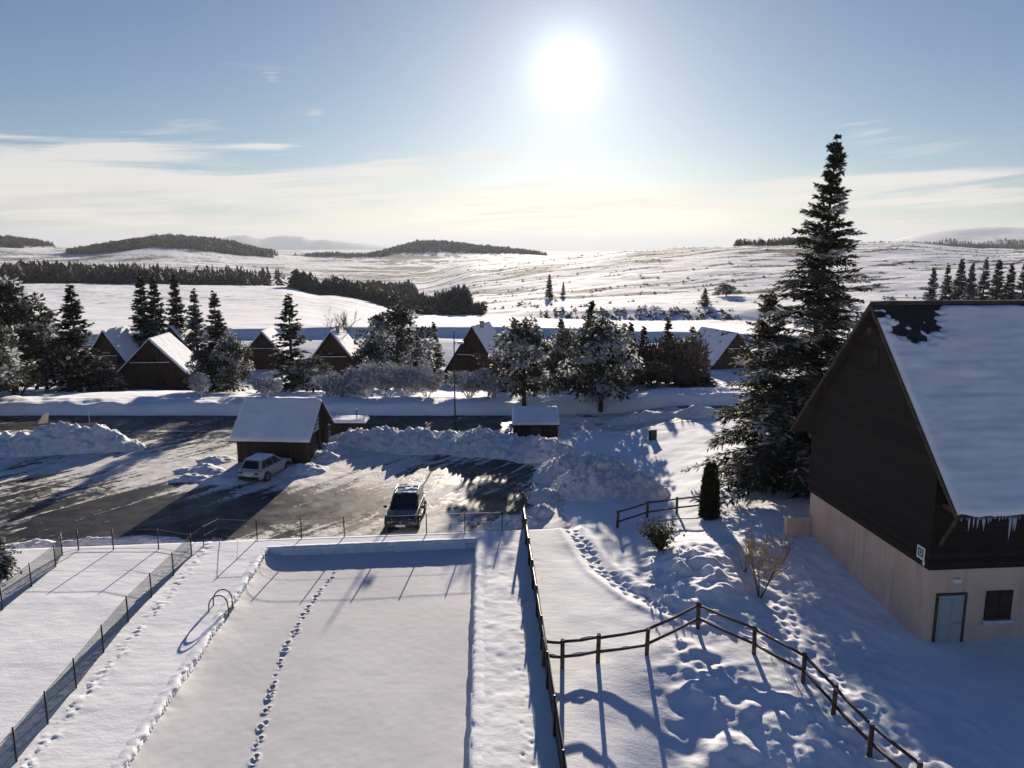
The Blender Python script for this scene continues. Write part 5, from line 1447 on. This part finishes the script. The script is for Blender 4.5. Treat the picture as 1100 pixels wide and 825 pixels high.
# ================================================================== SNOW HEAPS
def make_heaps():
    w = lambda x, y, z=-1.1: at(x, y, z)
    def B(px, py, h, rx, ry, z=-1.1): p = at(px, py, z); return (p.x, p.y, h, rx, ry)
    G = 'ploughed snow heaps'
    snow_heap('broad white snow heap at the left edge between road and car park', [B(20, 484, 1.3, 4.5, 1.5), B(70, 482, 1.9, 3.6, 1.5), B(105, 481, 1.7, 2.6, 1.4), B(-30, 486, 1.2, 5, 1.6), B(128, 480, .8, 1.9, 1.0)], 301, .7, group=G)
    snow_heap('long snow heap between the car park and the road behind the dark car', [B(385, 476, 1.0, 2.2, 1.5), B(415, 478, 1.3, 2.6, 1.8), B(450, 480, 1.5, 2.8, 1.9), B(485, 480, 1.2, 2.6, 1.9), B(515, 482, 1.5, 2.6, 1.9), B(545, 484, 1.2, 2.4, 2.0), B(575, 487, 1.3, 2.4, 2.2), B(350, 485, .6, 1.6, 1.2)], 302, .65, group=G)
    snow_heap('large lumpy snow mound left of the upper rail fence', [B(612, 510, 1.4, 2.0, 2.0, -.9), B(650, 528, 1.8, 2.3, 2.0, -.6), B(683, 531, 1.3, 1.7, 1.5, -.5), B(622, 526, 1.4, 1.7, 1.6, -.7), B(640, 506, 1.1, 2.2, 2.2, -.9)], 303, .55, .85, .09, G)
    snow_heap('low snow heap at the car park corner by the screen fence', [B(585, 530, .75, .9, .9, -.6), B(574, 541, .55, .9, .8, -.4), B(562, 549, .45, .9, .6, -.4), B(545, 552, .45, .9, .55, -.5), B(531, 556, .35, .7, .45, -.4)], 304, .4, .5, .08, G)
    snow_heap('low ridge of cleared snow in front of the shelter by the white car', [B(215, 505, .45, 1.6, 1.0), B(232, 494, .4, 1.2, 1.0), B(240, 516, .35, 1.6, .8), B(325, 505, .5, 1.8, 1.2), B(345, 492, .6, 1.5, 1.2), B(205, 514, .35, 1.4, .7)], 305, .5, .35, .10, G)
    snow_heap('thin strip of cleared snow along the fence behind the left court', [B(100, 583, .35, 2.4, .5), B(150, 581, .3, 2.6, .5), B(45, 585, .4, 2.0, .6)], 306, .5, .35, .10, G)
    snow_heap('drift of snow piled on the far bank behind the shelter', [B(340, 439, .9, 3.0, 1.2, .1), B(318, 440, .6, 3.0, 1.0, .1), B(362, 441, .5, 2.4, .9, .1)], 307, .8, .4, .2, G)
    snow_heap('smooth round drift at the right end of the road bank', [B(748, 447, .8, 2.0, 1.4, -.3), B(690, 443, .7, 3, 1.2, 0)], 308, 1.2, .35, .2, G)
make_heaps()

# ================================================================== AIR, SKY, SUN, CAMERA
def make_haze():
    mb = MB(); mb.box((-30000, -2000, -420), (30000, 30000, 330))
    m = bpy.data.materials.new('haze_air'); m.use_nodes = True; n = NT(m.node_tree)
    v = n.n('ShaderNodeVolumePrincipled'); v.inputs['Color'].default_value = (0.43, 0.48, 0.56, 1); v.inputs['Density'].default_value = HAZE; v.inputs['Anisotropy'].default_value = 0.25
    o = n.n('ShaderNodeOutputMaterial'); n.t.links.new(v.outputs[0], o.inputs['Volume'])
    tag(mb.build('haze', m), 'thin bluish haze veiling the distant hills and mountains', 'haze', kind='stuff')
HAZE = 7.5e-5
make_haze()

def make_world():
    w = bpy.data.worlds.new('World'); SC.world = w; w.use_nodes = True; n = NT(w.node_tree)
    sky = n.n('ShaderNodeTexSky'); sky.sky_type = 'NISHITA'; sky.sun_disc = False
    sky.sun_elevation = SUN_EL; sky.sun_rotation = SUN_AZ; sky.altitude = 1300; sky.air_density = 1.0; sky.dust_density = 0.6; sky.ozone_density = 2.0
    D = n.n('ShaderNodeTexCoord').outputs['Generated']
    sx = n.n('ShaderNodeSeparateXYZ'); n.put(sx.inputs[0], D)
    X, Y, Zc = sx.outputs
    sd = (math.sin(SUN_AZ)*math.cos(SUN_EL), math.cos(SUN_AZ)*math.cos(SUN_EL), math.sin(SUN_EL))
    ang = n.m('ARCCOSINE', n.m('MINIMUM', n.vm('DOT_PRODUCT', D, sd), 0.9999999))      # radians from the sun
    el = n.m('ARCSINE', Zc); az = n.m('ARCTAN2', X, Y)
    base = sky.outputs[0]
    # blue of the clear air, softened by the bright belt round the horizon
    base = n.mix(1.0, base, n.mix(n.ramp(el, R(14), R(38)), SKY_TINT, SKY_TINT_HIGH), 'MULTIPLY')
    # cirrus: streaks on a high plane
    zz = n.m('ADD', n.m('MAXIMUM', Zc, 0.0), 0.045)
    cv = n.n('ShaderNodeCombineXYZ'); n.put(cv.inputs[0], n.m('DIVIDE', X, zz)); n.put(cv.inputs[1], n.m('DIVIDE', Y, zz))
    f1 = n.noise(n.scale(cv.outputs[0], (0.55, 0.75, 1)), 0.75, 9, 0.60, 0.5)
    av = n.n('ShaderNodeCombineXYZ'); n.put(av.inputs[0], az); n.put(av.inputs[1], n.m('MULTIPLY_ADD', az, -0.06, el))
    f2 = n.noise(n.scale(av.outputs[0], (3.0, 46, 1)), 1.3, 9, 0.64, 0.7)
    belt = n.m('MULTIPLY', n.ramp(el, R(-1.0), R(0.6)), n.ramp(el, R(6.6), R(2.5)))
    def blob(a, e, ra, re, amp):
        u = n.m('DIVIDE', n.m('SUBTRACT', az, R(a)), R(ra)); v = n.m('DIVIDE', n.m('SUBTRACT', el, R(e)), R(re))
        return n.m('MULTIPLY', n.m('EXPONENT', n.m('MULTIPLY', n.m('ADD', n.m('MULTIPLY', u, u), n.m('MULTIPLY', v, v)), -1.0)), amp)
    def pa(px, py):
        d = Vector(ray(px, py)).normalized(); return math.degrees(math.atan2(d.x, d.y)), math.degrees(math.asin(d.z))
    cov = n.m('SUBTRACT', n.m('MULTIPLY', belt, 0.15), n.m('MULTIPLY', n.ramp(el, R(6.5), R(9.5)), 0.22))
    for (px, py, ra, re, amp) in [(60, 185, 12, 2.2, .42), (150, 163, 6, .8, .28), (20, 210, 14, 2.0, .25), (285, 158, 2.3, .35, .48), (430, 180, 5.0, .5, .46), (525, 167, 2.6, .42, .50), (470, 188, 8, .5, .26),
                                  (300, 208, 14, 1.2, .26), (700, 213, 14, 1.1, .30), (960, 195, 6, .5, .36), (1010, 190, 5, .35, .34), (930, 138, 2.4, .8, .52), (1020, 217, 9, .55, .32), (292, 83, .8, .4, .5), (340, 120, 1, .4, .45), (600, 235, 16, 1.4, .2)]:
        a, e = pa(px, py); cov = n.m('ADD', cov, blob(a, e, ra, re, amp))
    tex = n.m('ADD', n.m('MULTIPLY', f1, 0.55), n.m('MULTIPLY', f2, 2.1))
    den = n.ramp(n.m('ADD', tex, cov), 1.40, 1.98)
    warm = n.m('MULTIPLY', n.ramp(el, R(6.5), R(1.0)), 1.0)
    ccol = n.mix(warm, CLOUD_HI, CLOUD_LO)
    ccol = n.mix(n.m('MULTIPLY', n.ramp(n.noise(n.scale(av.outputs[0], (2.2, 26, 1)), 1.6, 6, .6), .45, .7), n.ramp(el, R(4.6), R(2.6))), ccol, CLOUD_GREY)
    col = n.mix(n.m('MULTIPLY', den, 0.85), base, ccol)
    # pale band sitting right on the horizon
    hb = n.m('MULTIPLY', n.ramp(el, R(2.2), R(0.0)), 0.7)
    col = n.mix(hb, col, HORIZON)
    # the sun seen through thin air: over-bright core and the bright aureole around it
    a2 = n.m('DIVIDE', ang, R(1.5))
    core = n.m('MULTIPLY', n.m('EXPONENT', n.m('MULTIPLY', n.m('POWER', a2, 1.25), -1.0)), GLOW[0])
    g1 = n.m('MULTIPLY', n.m('EXPONENT', n.m('MULTIPLY', ang, -1/R(2.5))), GLOW[1])
    g2 = n.m('MULTIPLY', n.m('EXPONENT', n.m('MULTIPLY', ang, -1/R(7.5))), GLOW[2])
    gl = n.m('ADD', core, n.m('ADD', g1, g2))
    gcv = n.vm('SCALE', (1.0, 0.985, 0.95)); gcv.node.inputs['Scale'].default_value = 1; n.put(gcv.node.inputs['Scale'], gl)
    col = n.vm('ADD', col, gcv)
    bg = n.n('ShaderNodeBackground'); n.put(bg.inputs[0], col); bg.inputs[1].default_value = SKY_STRENGTH
    o = n.n('ShaderNodeOutputWorld'); n.t.links.new(bg.outputs[0], o.inputs[0])

SKY_STRENGTH = 0.043
SKY_TINT = (0.56, 0.615, 0.70); SKY_TINT_HIGH = (0.35, 0.56, 1.0)
CLOUD_HI = (8.0, 7.8, 7.4); CLOUD_LO = (10.0, 8.75, 7.5); CLOUD_GREY = (5.9, 5.95, 6.3); HORIZON = (9.2, 8.2, 7.3)
GLOW = (6.0, 5.0, 1.35)
make_world()

sun = bpy.data.lights.new('sun', 'SUN'); sun.energy = 5.0; sun.angle = R(0.53); sun.color = (1.0, 0.88, 0.74)
so = bpy.data.objects.new('sun', sun); COL.objects.link(so)
so.rotation_euler = (Vector((0, 0, 0)) - Vector((math.sin(SUN_AZ)*math.cos(SUN_EL), math.cos(SUN_AZ)*math.cos(SUN_EL), math.sin(SUN_EL)))).to_track_quat('-Z', 'Y').to_euler()

cam = bpy.data.cameras.new('camera'); cam.sensor_width = 36; cam.lens = 36*F/1100; cam.clip_end = 80000; cam.clip_start = 0.1
co = bpy.data.objects.new('camera', cam); COL.objects.link(co); co.location = (0, 0, CAMZ); co.rotation_euler = (PI/2 - PITCH, 0, 0)
SC.camera = co
SC.view_settings.view_transform = 'Standard'; SC.view_settings.look = 'None'; SC.view_settings.gamma = 1; SC.view_settings.exposure = 1.28
SC.cycles.max_bounces = 6; SC.cycles.transparent_max_bounces = 8; SC.cycles.volume_bounces = 0
SC.cycles.sample_clamp_indirect = 6
